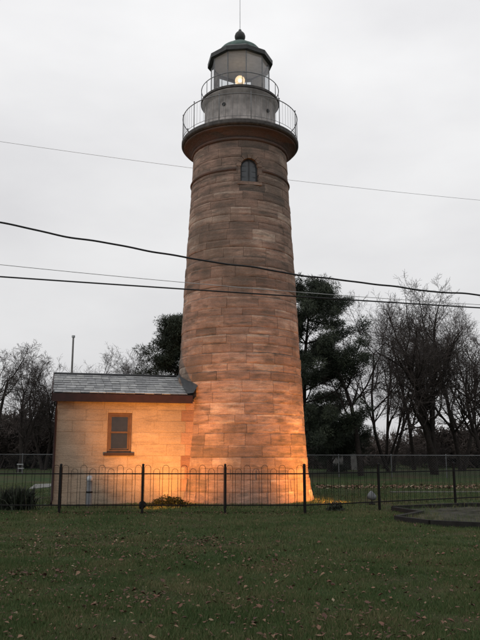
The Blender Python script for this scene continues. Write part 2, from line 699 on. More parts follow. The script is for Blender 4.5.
blocks = []
for ci, (z0, z1) in enumerate(courses):
    r_ = rad((z0 + z1) / 2)
    start = rng.uniform(-PI, -PI + 0.4)
    a_ = start
    L = []
    while a_ < start + 2 * PI - 0.22:
        L.append(a_)
        a_ += rng.uniform(0.60, 1.12) / r_
    L.append(start + 2 * PI)
    if L[-1] - L[-2] < 0.2 and len(L) > 3:
        L.pop(-2)
    ctone = rng.uniform(0.33, 0.76)
    cjr = rng.uniform(-0.010, 0.010)
    for x0, x1 in zip(L, L[1:]):
        tone = min(1, max(0, ctone + rng.gauss(0, 0.11) + (rng.random() < 0.06) * rng.choice((-0.3, 0.3))))
        jr = cjr + rng.uniform(-0.006, 0.006)
        # cut round the window opening
        if z1 > WZ0 + 0.02 and z0 < WZ1 - 0.02 and x1 > wa0 and x0 < wa1:
            if z0 < WZ0 - 0.06:
                blocks.append((x0, x1, z0, WZ0, jr, tone))
                z0b = WZ0
            else:
                z0b = z0
            z1b = z1
            if z1 > WZ1 + 0.06:
                blocks.append((x0, x1, WZ1, z1, jr, tone))
                z1b = WZ1
            if wa0 - x0 > 0.05:
                blocks.append((x0, wa0, z0b, z1b, jr, tone))
            if x1 - wa1 > 0.05:
                blocks.append((wa1, x1, z0b, z1b, jr, tone))
            continue
        blocks.append((x0, x1, z0, z1, jr, tone))


def wrapa(a_):
    return (a_ + PI) % (2 * PI) - PI


blocks.sort(key=lambda b: abs(wrapa((b[0] + b[1]) / 2)))
rest = MB()
nfront = 0
for bl in blocks:
    if nfront < 300:
        mb = MB()
        stone(mb, *bl)
        mb.s = rng.random()
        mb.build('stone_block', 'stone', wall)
        nfront += 1
    else:
        k0 = len(rest.f)
        stone(rest, *bl)
        rest.s = (rest.s if isinstance(rest.s, list) else []) + [rng.random()] * (len(rest.f) - k0)
if rest.f:
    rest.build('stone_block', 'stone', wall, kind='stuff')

# moulded trim
m = MB()
m.lathe([(1.60, 11.74), (1.70, 11.75), (1.725, 11.79), (1.71, 11.84), (1.60, 11.85)], 96)
m.build('neck_moulding', 'redstone', tower, True)
m = MB()
m.lathe([(1.62, 11.82), (1.69, 11.86), (1.74, 11.93), (1.83, 12.01), (1.94, 12.065), (2.0, 12.085), (2.0, 12.13), (1.7, 12.13)], 96)
m.build('cornice', 'redstone', tower, True)
# string course, broken by the window
m = MB()
rs = rad(10.70)
m.lathe([(rs - 0.05, 10.645), (rs + 0.035, 10.65), (rs + 0.055, 10.69), (rs + 0.035, 10.735), (rs - 0.05, 10.75)], 90,
        wa1 + 0.085, 2 * PI + wa0 - 0.085, cap=True)
m.build('string_course', 'redstone', tower, True)

# tower window: arch surround, frame, two leaves
win = MB()


def cyl(s_, zz, r_):
    a_ = WC + s_ / ROP
    return (r_ * math.sin(a_), -r_ * math.cos(a_), zz)


r0 = rad(10.8)
nar = 14
vous = []
for k in range(7):
    mb = MB()
    o_ = 0
    a0_, a1_ = PI * k / 7 + 0.02, PI * (k + 1) / 7 - 0.02
    for q in range(3):
        t_ = a0_ + (a1_ - a0_) * q / 2
        for rr_, ro in ((WHW - 0.01, -0.16), (WHW - 0.01, 0.022), (WHW + 0.135, 0.022), (WHW + 0.135, -0.16)):
            mb.v.append(cyl(-rr_ * math.cos(t_), WZS + rr_ * math.sin(t_), rad(WZS) + ro))
    for q in range(2):
        for e in range(4):
            mb.f.append((q * 4 + e, q * 4 + (e + 1) % 4, q * 4 + 4 + (e + 1) % 4, q * 4 + 4 + e))
            mb.t.append(rng.uniform(0.3, 0.6))
    mb.f += [(0, 1, 2, 3), (11, 10, 9, 8)]
    mb.t += [0.5, 0.5]
    vous.append(mb)
mwin = MB()
fd = 0.13


def plate(mb, s0, s1, za, zb, r_in, r_out, n=1):
    mb.quad_box([cyl(s0, za, r_in), cyl(s1, za, r_in), cyl(s1, za, r_out), cyl(s0, za, r_out),
                 cyl(s0, zb, r_in), cyl(s1, zb, r_in), cyl(s1, zb, r_out), cyl(s0, zb, r_out)])


rw = rad(10.7) - fd
for s0, s1 in ((-WHW, -WHW + 0.045), (WHW - 0.045, WHW), (-0.025, 0.025)):
    plate(mwin, s0, s1, WZ0, WZS + (0.27 if abs(s0 + s1) < 0.1 else 0.03), rw - 0.03, rw + 0.03)
plate(mwin, -WHW, WHW, WZ0, WZ0 + 0.045, rw - 0.032, rw + 0.027)
for k in range(10):
    t0, t1 = PI * k / 10, PI * (k + 1) / 10
    q = []
    for r_ in (rw - 0.03, rw + 0.03):
        for t_, rr_ in ((t0, WHW), (t1, WHW), (t1, WHW - 0.045), (t0, WHW - 0.045)):
            q.append(cyl(-rr_ * math.cos(t_), WZS + rr_ * math.sin(t_), r_))
    mwin.quad_box(q)
window = mwin.build('window', 'darkframe', tower)
for mb in vous:
    mb.build('arch_stone', 'stone', window)
for sg in (-1, 1):
    mb = MB()
    s0, s1 = (0.0, WHW) if sg > 0 else (-WHW, 0.0)
    prof_ = [cyl(s0 if sg > 0 else s1, WZ0, rw)]
    pts_ = []
    for k in range(7):
        t_ = PI / 2 * k / 6
        pts_.append((sg * WHW * math.cos(t_), WZS + WHW * math.sin(t_)))
    poly = [(0, WZ0), (sg * WHW, WZ0)] + pts_
    mb.v = [cyl(a_, b_, rw) for a_, b_ in poly]
    mb.f = [tuple(range(len(poly)))]
    mb.t = [0.5]
    mb.build('pane', 'towerpane', window)
for zb in (10.47, 10.66, 10.85):
    mb = MB()
    plate(mb, -WHW + 0.03, WHW - 0.03, zb, zb + 0.014, rw - 0.01, rw + 0.012)
    mb.build('glazing_bar', 'darkframe', window)
mb = MB()
plate(mb, -WHW - 0.10, WHW + 0.10, WZ0 - 0.10, WZ0 - 0.003, rad(10.2) - 0.16, rad(10.2) + 0.045)
mb.build('sill', 'stone', window)

# gallery deck, railing
DZ = 12.32
m = MB()
m.lathe([(1.2, 12.135), (2.03, 12.135), (2.07, 12.16), (2.09, 12.19), (2.09, 12.29), (2.07, DZ), (1.2, DZ)], 96)
m.build('gallery_deck', 'deckedge', tower)


def ring(r_, zz, n=72):
    return [(r_ * math.sin(2 * PI * i / n), -r_ * math.cos(2 * PI * i / n), zz) for i in range(n)]


GR = 2.055
m = MB()
m.tube(ring(GR, 13.22), 0.016, 6, closed=True)
gal = m.build('gallery_railing', 'rail', tower, True)
m = MB()
m.tube(ring(GR, DZ + 0.10), 0.008, 5, closed=True)
m.build('lower_rail', 'rail', gal, True)
m = MB()
m.tube([(0, 0, 0), (0, 0, 0.96)], 0.015, 6)
m.sphere((0, 0, 0.97), 0.024, 8, 6)
post_me = m.mesh('gallery_post', True)
m = MB()
m.tube([(0, 0, 0.10), (0, 0, 0.90)], 0.0042, 4, caps=False)
bal_me = m.mesh('gallery_baluster')
for k in range(12):
    a_ = 2 * PI * k / 12 + 0.18
    o = link('post', post_me, 'rail', gal)
    o.location = (GR * math.sin(a_), -GR * math.cos(a_), DZ)
    for q in range(1, 7):
        b_ = a_ + 2 * PI / 12 * q / 7
        o = link('baluster', bal_me, 'rail', gal)
        o.location = (GR * math.sin(b_), -GR * math.cos(b_), DZ)

# watch room drum
M['drum'] = simple('weathered_grey_drum_paint', (0.25, 0.228, 0.215), 0.6, var=0.4, scale=3)
m = MB()
m.lathe([(1.0, DZ + 0.002), (1.31, DZ + 0.002), (1.31, DZ + 0.08), (1.27, DZ + 0.10), (1.27, 13.62), (1.29, 13.64), (1.33, 13.71),
         (1.38, 13.78), (1.39, 13.81), (1.0, 13.81)], 72)
drum = m.build('watch_room', 'drum', tower, True)
for k in range(30):
    a_ = 2 * PI * k / 30
    m = MB()
    m.box(-0.012, 0.012, -1.279, -1.262, DZ + 0.11, 13.61)
    o = m.build('plate_seam', 'drum', drum)
    o.rotation_euler.z = a_
for px, py in ((223.6, 101.3), (267.3, 106.5)):
    q = at_y(px, py, TY - 1.15)
    a_ = math.asin((px - 239.5) * 0.0345 / 1.27)
    m = MB()
    prof_ = []
    zc = 13.30 if px < 240 else 13.22
    pts_ = [(0.055 * math.cos(2 * PI * i / 14), -1.30, zc + 0.055 * math.sin(2 * PI * i / 14)) for i in range(14)]
    m.tube(pts_, 0.014, 5, closed=True)
    o = len(m.v)
    m.v += [(x_ * 0.95, -1.285, zc + (z_ - zc) * 0.95) for x_, y_, z_ in pts_]
    m.f.append(tuple(range(o, o + 14)))
    m.t.append(0.5)
    po = m.build('porthole', 'roofdark', drum)
    po.rotation_euler.z = a_

# lantern deck and its railing
LZ = 13.92
m = MB()
m.lathe([(0.9, 13.815), (1.40, 13.815), (1.42, 13.83), (1.42, 13.90), (1.40, LZ), (0.9, LZ)], 72)
m.build('lantern_deck', 'deckedge', tower)
UR = 1.40
m = MB()
m.tube(ring(UR, 14.38), 0.015, 6, closed=True)
ur = m.build('lantern_railing', 'rail', tower, True)
m = MB()
m.tube([(0, 0, 0), (0, 0, 0.45)], 0.013, 6)
up_me = m.mesh('lantern_post', True)
for k in range(12):
    a_ = 2 * PI * k / 12 + 0.06
    o = link('post', up_me, 'rail', ur)
    o.location = (UR * math.sin(a_), -UR * math.cos(a_), LZ)

# lantern room: ten panes between mullions
LR = 1.06
PH = R(12)
GZ0, GZ1 = 14.00, 15.43
m = MB()
m.lathe([(0.9, LZ + 0.002), (LR + 0.04, LZ + 0.002), (LR + 0.04, GZ0 - 0.02), (LR, GZ0), (0.9, GZ0)], 10, phase=PH)
lan = m.build('lantern_room', 'roofdark', tower)
for k in range(10):
    a0_, a1_ = PH + 2 * PI * k / 10, PH + 2 * PI * (k + 1) / 10
    m = MB()
    q0 = Vector((LR * math.sin(a0_), -LR * math.cos(a0_), 0))
    q1 = Vector((LR * math.sin(a1_), -LR * math.cos(a1_), 0))
    e = (q1 - q0).normalized() * 0.02
    nrm = Vector((math.sin((a0_ + a1_) / 2), -math.cos((a0_ + a1_) / 2), 0)) * 0.006
    c_ = [q0 + e, q1 - e, q1 - e - nrm, q0 + e - nrm]
    m.v = [(c_[i].x, c_[i].y, zz) for zz in (GZ0 + 0.004, GZ1 - 0.004) for i in (0, 1)]
    m.f = [(0, 1, 3, 2)]
    m.t = [0.5]
    m.build('pane', 'glass', lan)
    m = MB()
    m.tube([(q0.x, q0.y, GZ0), (q0.x, q0.y, GZ1)], 0.022, 6)
    m.build('mullion', 'rail', lan)
m = MB()
m.lathe([(0.001, GZ1 + 0.05), (LR - 0.03, GZ1 + 0.03), (LR - 0.03, GZ1 + 0.09), (0.001, GZ1 + 0.09)], 10, phase=PH)
m.build('ceiling', 'ceil', lan)
# roof
RR = 1.19
m = MB()
m.lathe([(LR - 0.035, GZ1 + 0.10), (LR - 0.03, GZ1 + 0.0), (LR + 0.03, GZ1 - 0.015), (RR - 0.02, GZ1 - 0.03), (RR + 0.01, GZ1 - 0.02), (RR + 0.01, GZ1 + 0.14), (RR - 0.05, GZ1 + 0.19),
         (0.74, GZ1 + 0.46)], 10, phase=PH)
roof = m.build('roof', 'roofdark', tower)
m = MB()
m.lathe([(0.80, GZ1 + 0.40), (0.78, GZ1 + 0.50), (0.70, GZ1 + 0.60), (0.56, GZ1 + 0.67), (0.46, GZ1 + 0.69), (0.45, GZ1 + 0.76), (0.40, GZ1 + 0.82), (0.25, GZ1 + 0.87), (0.12, GZ1 + 0.89), (0.001, GZ1 + 0.90)], 40)
m.build('dome', 'copper', roof, True)
m = MB()
zb = GZ1 + 0.83
m.lathe([(0.16, zb), (0.13, zb + 0.05), (0.09, zb + 0.10), (0.09, zb + 0.16), (0.15, zb + 0.20), (0.195, zb + 0.29), (0.20, zb + 0.37), (0.17, zb + 0.46),
         (0.11, zb + 0.53), (0.07, zb + 0.56), (0.05, zb + 0.63), (0.001, zb + 0.66)], 24)
m.build('ventilator_ball', 'roofdark', roof, True)
m = MB()
m.tube([(0, 0, zb + 0.6), (0, 0, zb + 3.4)], [0.014, 0.008], 6)
m.build('lightning_rod', 'galv', roof)
# lit lamp on its pedestal
m = MB()
m.lathe([(0.16, GZ0 - 0.02), (0.16, GZ0 + 0.02), (0.05, GZ0 + 0.06), (0.05, GZ0 + 0.68), (0.10, GZ0 + 0.72), (0.001, GZ0 + 0.72)], 16)
ped = m.build('lamp_pedestal', 'galv', lan, True)
m = MB()
m.sphere((0, 0, GZ0 + 0.84), 0.065, 16, 10)
bulb = m.build('lamp_bulb', 'bulb', lan, True)
m = MB()
m.sphere((0, 0, GZ0 + 0.84), 0.185, 20, 12)
m.build('lamp_halo', 'halo', bulb, True)  # added shell, stands in for the lamp's warm halo
ld = bpy.data.lights.new('lantern_lamp_light', 'POINT')
ld.energy = 1.6
ld.color = (1.0, 0.80, 0.58)
ld.shadow_soft_size = 0.13
lo = bpy.data.objects.new('lamp_light', ld)
C.objects.link(lo)
lo.parent = lan
lo.location = (0, -0.25, GZ0 + 0.80)

# ================================================================== ANNEX
AA = R(14.5)
J = Vector((-1.52, 21.62, 0))
U = Vector((-math.cos(AA), -math.sin(AA), 0))     # along the front wall, away from the tower
W = Vector((-math.sin(AA), math.cos(AA), 0))      # into the building
Zv = Vector((0, 0, 1))
annex = empty('stone_annex', J)
tag(annex, 'small low stone annex with grey slate roof, glowing orange beside the tower', 'building')


def A(s_, d_, z_):
    """annex coordinates relative to its origin: along wall, depth behind front, height"""
    return U * s_ + W * d_ + Zv * z_


def wall_hit(px, py, d_=0.0):
    dr = ray(px, py)
    o_ = Vector((0, 0, CAMZ))
    k = (J + W * d_ - o_).dot(W) / dr.dot(W)
    q = o_ + dr * k - J
    return q.dot(U), q.z


AL = wall_hit(53.5, 450)[0]
s_r, z_b = wall_hit(106.7, 452.7)
s_l, z_t = wall_hit(132.3, 413)
WS0, WS1, WZb, WZt = s_l, s_r, z_b, z_t           # window opening along s
WTOP = wall_hit(120, 401.5)[1] + 0.04
zf0, zf1 = wall_hit(100, 402, -0.22)[1], wall_hit(100, 393.6, -0.22)[1]
DEP = 3.9
print('annex', AL, 'window', WS0, WS1, WZb, WZt, 'wall top', WTOP, 'fascia', zf0, zf1)


def abox(mb, s0, s1, d0, d1, z0, z1, tone=0.5):
    return mb.quad_box([A(s1, d0, z0), A(s0, d0, z0), A(s0, d1, z0), A(s1, d1, z0),
                        A(s1, d0, z1), A(s0, d0, z1), A(s0, d1, z1), A(s1, d1, z1)], tone)


m = MB()
E0 = -1.2
for s0, s1, z0, z1 in ((E0, WS0, 0, WTOP), (WS1, AL - 0.01, 0, WTOP), (WS0, WS1, 0, WZb), (WS0, WS1, WZt, WTOP)):
    abox(m, s0, s1, 0.008, 0.25, z0, z1, 0.5)
abox(m, AL - 0.25, AL - 0.01, 0.251, DEP, 0, WTOP)
abox(m, E0, AL - 0.251, DEP - 0.25, DEP, 0, WTOP)
awall = m.build('wall', 'ashlar', annex)
RZ = wall_hit(100, 375.3, DEP / 2)[1]
# gable ends
m = MB()
for s0 in (AL - 0.2,):
    m.v = [A(s0, 0.02, WTOP - 0.02), A(s0, DEP - 0.02, WTOP - 0.02), A(s0, DEP / 2, RZ - 0.1), A(s0 + 0.18, 0.02, WTOP - 0.02), A(s0 + 0.18, DEP - 0.02, WTOP - 0.02), A(s0 + 0.18, DEP / 2, RZ - 0.1)]
    m.f = [(0, 1, 2), (5, 4, 3), (0, 3, 4, 1), (1, 4, 5, 2), (2, 5, 3, 0)]
    m.t = [0.5] * 5
m.build('gable', 'ashlar', annex)


def ashlar(s0, s1, z0, z1, tone, mat='ashlar', proud=0.0, d1=0.10):
    g = 0.002
    mb = MB()
    j = rng.uniform(-0.002, 0.002) - proud
    b = 0.006
    a, c, e, f = s0 + g, s1 - g, z0 + g, z1 - g
    o_ = [A(a, j + 0.008, e), A(c, j + 0.008, e), A(c, j + 0.008, f), A(a, j + 0.008, f)]
    i_ = [A(a + b, j, e + b), A(c - b, j, e + b), A(c - b, j, f - b), A(a + b, j, f - b)]
    k_ = [A(a, d1, e), A(c, d1, e), A(c, d1, f), A(a, d1, f)]
    mb.v = [tuple(q) for q in o_ + i_ + k_]
    mb.f = [(4, 5, 6, 7)]
    for q in range(4):
        q2 = (q + 1) % 4
        mb.f.append((q, q2, 4 + q2, 4 + q))
        mb.f.append((8 + q, 8 + q2, q2, q))
    mb.t = [tone] * 9
    mb.s = rng.random()
    mb.build('stone_block', mat, awall)


zc = []
z = 0.0
while z < WTOP - 0.01:
    h = min(rng.choice((0.30, 0.34, 0.36)), WTOP - z)
    if WTOP - z - h < 0.16:
        h = WTOP - z
    zc.append((z, z + h))
    z += h
for i, (z0, z1) in enumerate(zc):
    qw = 0.30 if i % 2 else 0.17
    ashlar(-0.25, qw, z0, z1, rng.uniform(0.1, 0.9), 'quoin', 0.004)
    s = qw
    cuts = [s]
    while s < AL - 0.4:
        s += rng.uniform(0.55, 1.0)
        cuts.append(s)
    cuts[-1] = AL
    if cuts[-1] - cuts[-2] < 0.3 and len(cuts) > 2:
        cuts.pop(-2)
    for s0, s1 in zip(cuts, cuts[1:]):
        tone = rng.uniform(0.38, 0.66)
        if z1 > WZb + 0.01 and z0 < WZt - 0.01 and s1 > WS0 and s0 < WS1:
            zz0, zz1 = z0, z1
            if z0 < WZb - 0.03:
                ashlar(max(s0, WS0), min(s1, WS1), z0, WZb, tone)
            if z1 > WZt + 0.03:
                ashlar(max(s0, WS0), min(s1, WS1), WZt, z1, tone)
            if WS0 - s0 > 0.02:
                ashlar(s0, WS0, zz0, zz1, tone)
            if s1 - WS1 > 0.02:
                ashlar(WS1, s1, zz0, zz1, tone)
            continue
        ashlar(s0, s1, z0, z1, tone)

# annex window: frame, two sashes, panes, sill
m = MB()
fw = 0.075
abox(m, WS0, WS0 + fw, 0.05, 0.17, WZb, WZt)
abox(m, WS1 - fw, WS1, 0.05, 0.17, WZb, WZt)
abox(m, WS0 + fw, WS1 - fw, 0.052, 0.17, WZt - fw, WZt)
abox(m, WS0 + fw, WS1 - fw, 0.052, 0.17, WZb, WZb + fw)
aw = m.build('window', 'frame', annex)
zm = WZb + (WZt - WZb) * 0.51
for z0, z1, d in ((zm - 0.02, WZt - fw, 0.085), (WZb + fw, zm + 0.02, 0.115)):
    m = MB()
    k = 0.045
    a0, a1 = WS0 + fw, WS1 - fw
    abox(m, a0, a0 + k, d, d + 0.03, z0, z1)
    abox(m, a1 - k, a1, d, d + 0.03, z0, z1)
    abox(m, a0 + k, a1 - k, d + 0.001, d + 0.029, z0, z0 + k)
    abox(m, a0 + k, a1 - k, d + 0.001, d + 0.029, z1 - k, z1)
    m.build('sash', 'frame', aw)
    m = MB()
    abox(m, a0 + k, a1 - k, d + 0.012, d + 0.018, z0 + k, z1 - k)
    m.build('pane', 'glassdark', aw)
m = MB()
abox(m, WS0 - 0.09, WS1 + 0.09, -0.07, 0.16, WZb - 0.085, WZb - 0.003)
m.build('sill', 'fascia', aw)

# roof: decking, slates, fascia, ridge, flashing
OV = -0.24
pitch_v = (A(0, DEP / 2, RZ) - A(0, OV, zf1))
SL0, SL1 = 0.12, AL + 0.10


def roof_pt(s_, t_, up=0.0):
    """front slope: t 0 at the eave, 1 at the ridge"""
    q = A(s_, OV + (DEP / 2 - OV) * t_, zf1 + (RZ - zf1) * t_)
    nrm = U.cross(pitch_v).normalized()
    if nrm.z < 0:
        nrm = -nrm
    return q + nrm * up


m = MB()
e0 = -0.6
for sgn in (0, 1):
    def rp(s_, t_, dz):
        q = roof_pt(s_, t_)
        if sgn:
            d_ = q.dot(W)
            q = q + W * (DEP - 2 * d_)
        return q + Zv * dz
    m.quad_box([rp(SL1 - 0.02, 0.01, -0.11), rp(0.02, 0.01, -0.11), rp(e0, 1, -0.11), rp(SL1 - 0.02, 1, -0.11),
                rp(SL1 - 0.02, 0.01, -0.012), rp(0.02, 0.01, -0.012), rp(e0, 1, -0.012), rp(SL1 - 0.02, 1, -0.012)])
aroof = m.build('roof', 'flash', annex)
rows = 8
bk = MB()
for side in (0, 1):
    for i in range(rows):
        t0 = i / rows
        t1 = min(1.0, t0 + 1.35 / rows)
        s = SL0 - rng.uniform(0.0, 0.25)
        while s < SL1:
            s1 = s + rng.uniform(0.22, 0.31)
            a_, b_ = max(s, SL0) + 0.004, min(s1, SL1) - 0.004
            s = s1
            if b_ - a_ < 0.05:
                continue
            mb = MB() if side == 0 else bk
            up0, up1 = 0.028 + rng.uniform(0, 0.006), 0.006
            dt = rng.uniform(-0.008, 0.008)
            cs = [roof_pt(b_, t0 + dt, up0 - 0.014), roof_pt(a_, t0 + dt, up0 - 0.014), roof_pt(a_, t1, up1 - 0.010), roof_pt(b_, t1, up1 - 0.010),
                  roof_pt(b_, t0 + dt, up0), roof_pt(a_, t0 + dt, up0), roof_pt(a_, t1, up1), roof_pt(b_, t1, up1)]
            if side:
                cs = [q + W * (DEP - 2 * q.dot(W)) for q in cs]
            mb.quad_box(cs, rng.uniform(0.15, 1.0))
            if side == 0:
                mb.build('slate', 'slate', aroof)
bk.build('slate', 'slate', aroof, kind='stuff')
m = MB()
m.tube([roof_pt(SL1 + 0.01, 1, 0.02), roof_pt(-0.5, 1, 0.02)], 0.045, 8)
m.build('ridge_cap', 'flash', aroof, True)
m = MB()
abox(m, 0.0, SL1 + 0.015, OV - 0.03, OV + 0.0, zf0, zf1 - 0.01)
m.build('fascia', 'fascia', aroof)
m = MB()
abox(m, 0.0, SL1 - 0.03, OV + 0.003, -0.012, zf0 + 0.02, zf0 + 0.045)
m.build('soffit', 'fascia', aroof)
# barge board on the free gable
m = MB()
m.quad_box([roof_pt(SL1 + 0.03, -0.01, -0.20), roof_pt(SL1 + 0.003, -0.01, -0.20), roof_pt(SL1 + 0.003, 1, -0.20), roof_pt(SL1 + 0.03, 1, -0.20),
            roof_pt(SL1 + 0.03, -0.01, 0.04), roof_pt(SL1 + 0.003, -0.01, 0.04), roof_pt(SL1 + 0.003, 1, 0.04), roof_pt(SL1 + 0.03, 1, 0.04)])
m.build('barge_board', 'fascia', aroof)
# flashing apron sweeping from the slates up onto the round tower
m = MB()
nfl = 12
Tc = Vector((0, TY, 0)) - J
for i in range(nfl + 1):
    t_ = i / nfl * 0.98 + 0.01
    e = roof_pt(SL0 + 0.06, t_, 0.045)
    m.v.append(tuple(e))
    # tower surface at this depth along -U
    zz = e.z + 0.02
    rr = rad(zz) + 0.025
    q = e.copy()
    for _ in range(200):
        h_ = Vector((q.x - Tc.x, q.y - Tc.y))
        if h_.length <= rr:
            break
        q = q - U * 0.02
        if q.dot(U) < -0.01 - 0.5 * t_ or q.dot(U) < -1.6:
            break
    m.v.append(tuple(q + Zv * 0.03))
    v_ = Vector((q.x - Tc.x, q.y - Tc.y, 0))
    v_ = v_ * ((rad(zz + 0.22) + 0.022) / max(v_.length, 0.01))
    m.v.append((Tc.x + v_.x, Tc.y + v_.y, zz + 0.24))
for i in range(nfl):
    for k in range(2):
        m.f.append((i * 3 + k, i * 3 + k + 1, i * 3 + 4 + k, i * 3 + 3 + k))
        m.t.append(0.5)
m.build('flashing', 'flash', aroof, True)
# downspout on the free corner
m = MB()
m.tube([A(AL - 0.02, -0.20, zf0 + 0.03), A(AL - 0.02, -0.19, zf0 - 0.05), A(AL - 0.02, -0.045, zf0 - 0.25), A(AL - 0.02, -0.045, 0.15), A(AL + 0.0, -0.12, 0.04)], 0.038, 8)
m.build('downspout', 'fascia', annex, True)

# ================================================================== IRON FENCE (hoop topped)
FY = 17.86
fence = empty('hoop_top_fence', (0, FY, 0))
tag(fence, 'black iron hoop-top fence running across the lawn before the tower', 'fence')
pts = [Vector((ground_x(px, FY), FY, 0)) for px in (-107, -24, 59, 142, 225, 305)]
pts += [Vector((3.72, 19.0, 0)), Vector((6.16, 20.35, 0)), Vector((8.6, 21.7, 0)), Vector((11.0, 23.0, 0))]
m = MB()
m.box(-0.026, 0.026, -0.026, 0.026, -0.02, 1.20)
m.quad_box([(-.036, -.036, 1.20), (.036, -.036, 1.20), (.036, .036, 1.20), (-.036, .036, 1.20),
            (-.012, -.012, 1.235), (.012, -.012, 1.235), (.012, .012, 1.235), (-.012, .012, 1.235)])
fp_me = m.mesh('fence_post')
hoop_me = []
for top in (1.20, 1.11):
    m = MB()
    hw = 0.078
    pl = [(-hw, 0, 0.14), (-hw, 0, top - hw)]
    for k in range(1, 8):
        t_ = PI * k / 8
        pl.append((-hw * math.cos(t_), 0, top - hw + hw * math.sin(t_)))
    pl += [(hw, 0, top - hw), (hw, 0, 0.14)]
    m.tube(pl, 0.0054, 5)
    hoop_me.append(m.mesh('fence_hoop'))
base = Vector((0, FY, 0))
for i, q in enumerate(pts):
    o = link('post', fp_me, 'iron', fence)
    o.location = q - base
    if i + 1 < len(pts):
        q2 = pts[i + 1]
        d = (q2 - q)
        ln = d.length
        rz = math.atan2(d.y, d.x)
        o.rotation_euler.z = rz
        for zr in (0.985, 0.215):
            m = MB()
            m.box(0.03, ln - 0.03, -0.018, 0.018, zr - 0.014, zr + 0.014)
            o = m.build('rail', 'iron', fence)
            o.location = q - base
            o.rotation_euler.z = rz
        n = int(round(ln / 0.237))
        n += (n + 1) % 2
        for k in range(n):
            o = link('hoop', hoop_me[k % 2], 'iron', fence)
            o.location = q - base + d * ((k + 0.5) / n)
            o.rotation_euler.z = rz

# ================================================================== FLOODLIGHTS (one in view, two added for the annex glow)
ORANGE = (1.0, 0.355, 0.058)


def floodlight(loc, target, energy, label, size=95, blend=0.9, skin='galv', size_k=1.0):
    r_ = empty('floodlight', loc)
    r_.scale = (size_k,) * 3
    tag(r_, label, 'floodlight', 'floodlights on the tower')
    d = (Vector(target) - (Vector(loc) + Vector((0, 0, 0.24)))).normalized()
    rot = d.to_track_quat('Y', 'Z')
    m = MB()
    m.tube([(0, 0, -0.03), (0, 0, 0.15)], 0.02, 8)
    m.lathe([(0.001, 0.0), (0.10, 0.0), (0.10, 0.03), (0.03, 0.05), (0.001, 0.05)], 16)
    m.build('stake', 'iron', r_)
    hd = MB()
    prof = [(0.001, -0.14), (0.05, -0.135), (0.085, -0.10), (0.115, 0.0), (0.13, 0.06), (0.13, 0.085), (0.115, 0.085), (0.11, 0.06)]
    for i in range(18):
        a_ = 2 * PI * i / 18
        for rr, yy in prof:
            hd.v.append((rr * math.cos(a_), yy, rr * math.sin(a_)))
    k = len(prof)
    for i in range(18):
        j = (i + 1) % 18
        for q in range(k - 1):
            hd.f.append((i * k + q, i * k + q + 1, j * k + q + 1, j * k + q))
            hd.t.append(0.5)
    h = hd.build('housing', skin, r_, True)
    h.location = (0, 0, 0.24)
    h.rotation_mode = 'QUATERNION'
    h.rotation_quaternion = rot
    ln = MB()
    ln.v = [(0.108 * math.cos(2 * PI * i / 18), 0.062, 0.108 * math.sin(2 * PI * i / 18)) for i in range(18)]
    ln.f = [tuple(range(18))]
    ln.t = [0.5]
    ln.build('lens', 'flood', h)
    ld = bpy.data.lights.new('floodlight_beam', 'SPOT')
    ld.energy = energy
    ld.color = ORANGE
    ld.spot_size = R(size)
    ld.spot_blend = blend
    ld.shadow_soft_size = 0.10
    lo = bpy.data.objects.new('beam', ld)
    C.objects.link(lo)
    lo.parent = r_
    lo.location = Vector((0, 0, 0.24)) + d * 0.11
    lo.rotation_euler = d.to_track_quat('-Z', 'Y').to_euler()
    return r_


floodlight((ground_x(142, 18.2), 18.2, 0), (-1.9, 21.5, 2.6), 1650, 'dark floodlight added behind a fence post for the annex glow', 108, 0.95, 'iron', 0.75)  # added lamp, spreads the broad orange glow over the annex
floodlight((-2.05, 20.6, 0), (-1.5, 21.5, 0.8), 90, 'small dark floodlight added behind the low mound for the annex glow', 150, 0.6, 'iron', 0.6)  # added lamp, makes the hot glow low at the annex corner
floodlight((ground_x(372, 20.9), 20.9, 0), (1.75, 22.3, 1.6), 1500, 'round grey floodlight on the lawn beside the bent fence', 108, 0.7, 'pipe')

# ================================================================== SMALL THINGS NEAR THE ANNEX
# grey pipe post with a pale cap
q = on_ground(98, 502.5)
pp = empty('vent_pipe', (q.x, 20.35, 0))
tag(pp, 'stubby grey pipe post with pale cap before the annex wall', 'pipe')
m = MB()
m.lathe([(0.085, -0.02), (0.085, 0.38), (0.078, 0.385), (0.078, 0.70)], 20)
m.build('pipe', 'pipe', pp, True)
m = MB()
m.lathe([(0.079, 0.37), (0.094, 0.37), (0.094, 0.41), (0.079, 0.41)], 20)
m.build('collar', 'iron', pp, True)
m = MB()
m.lathe([(0.088, 0.70), (0.095, 0.73), (0.09, 0.80), (0.06, 0.85), (0.001, 0.865)], 20)
m.build('cap', 'galv', pp, True)


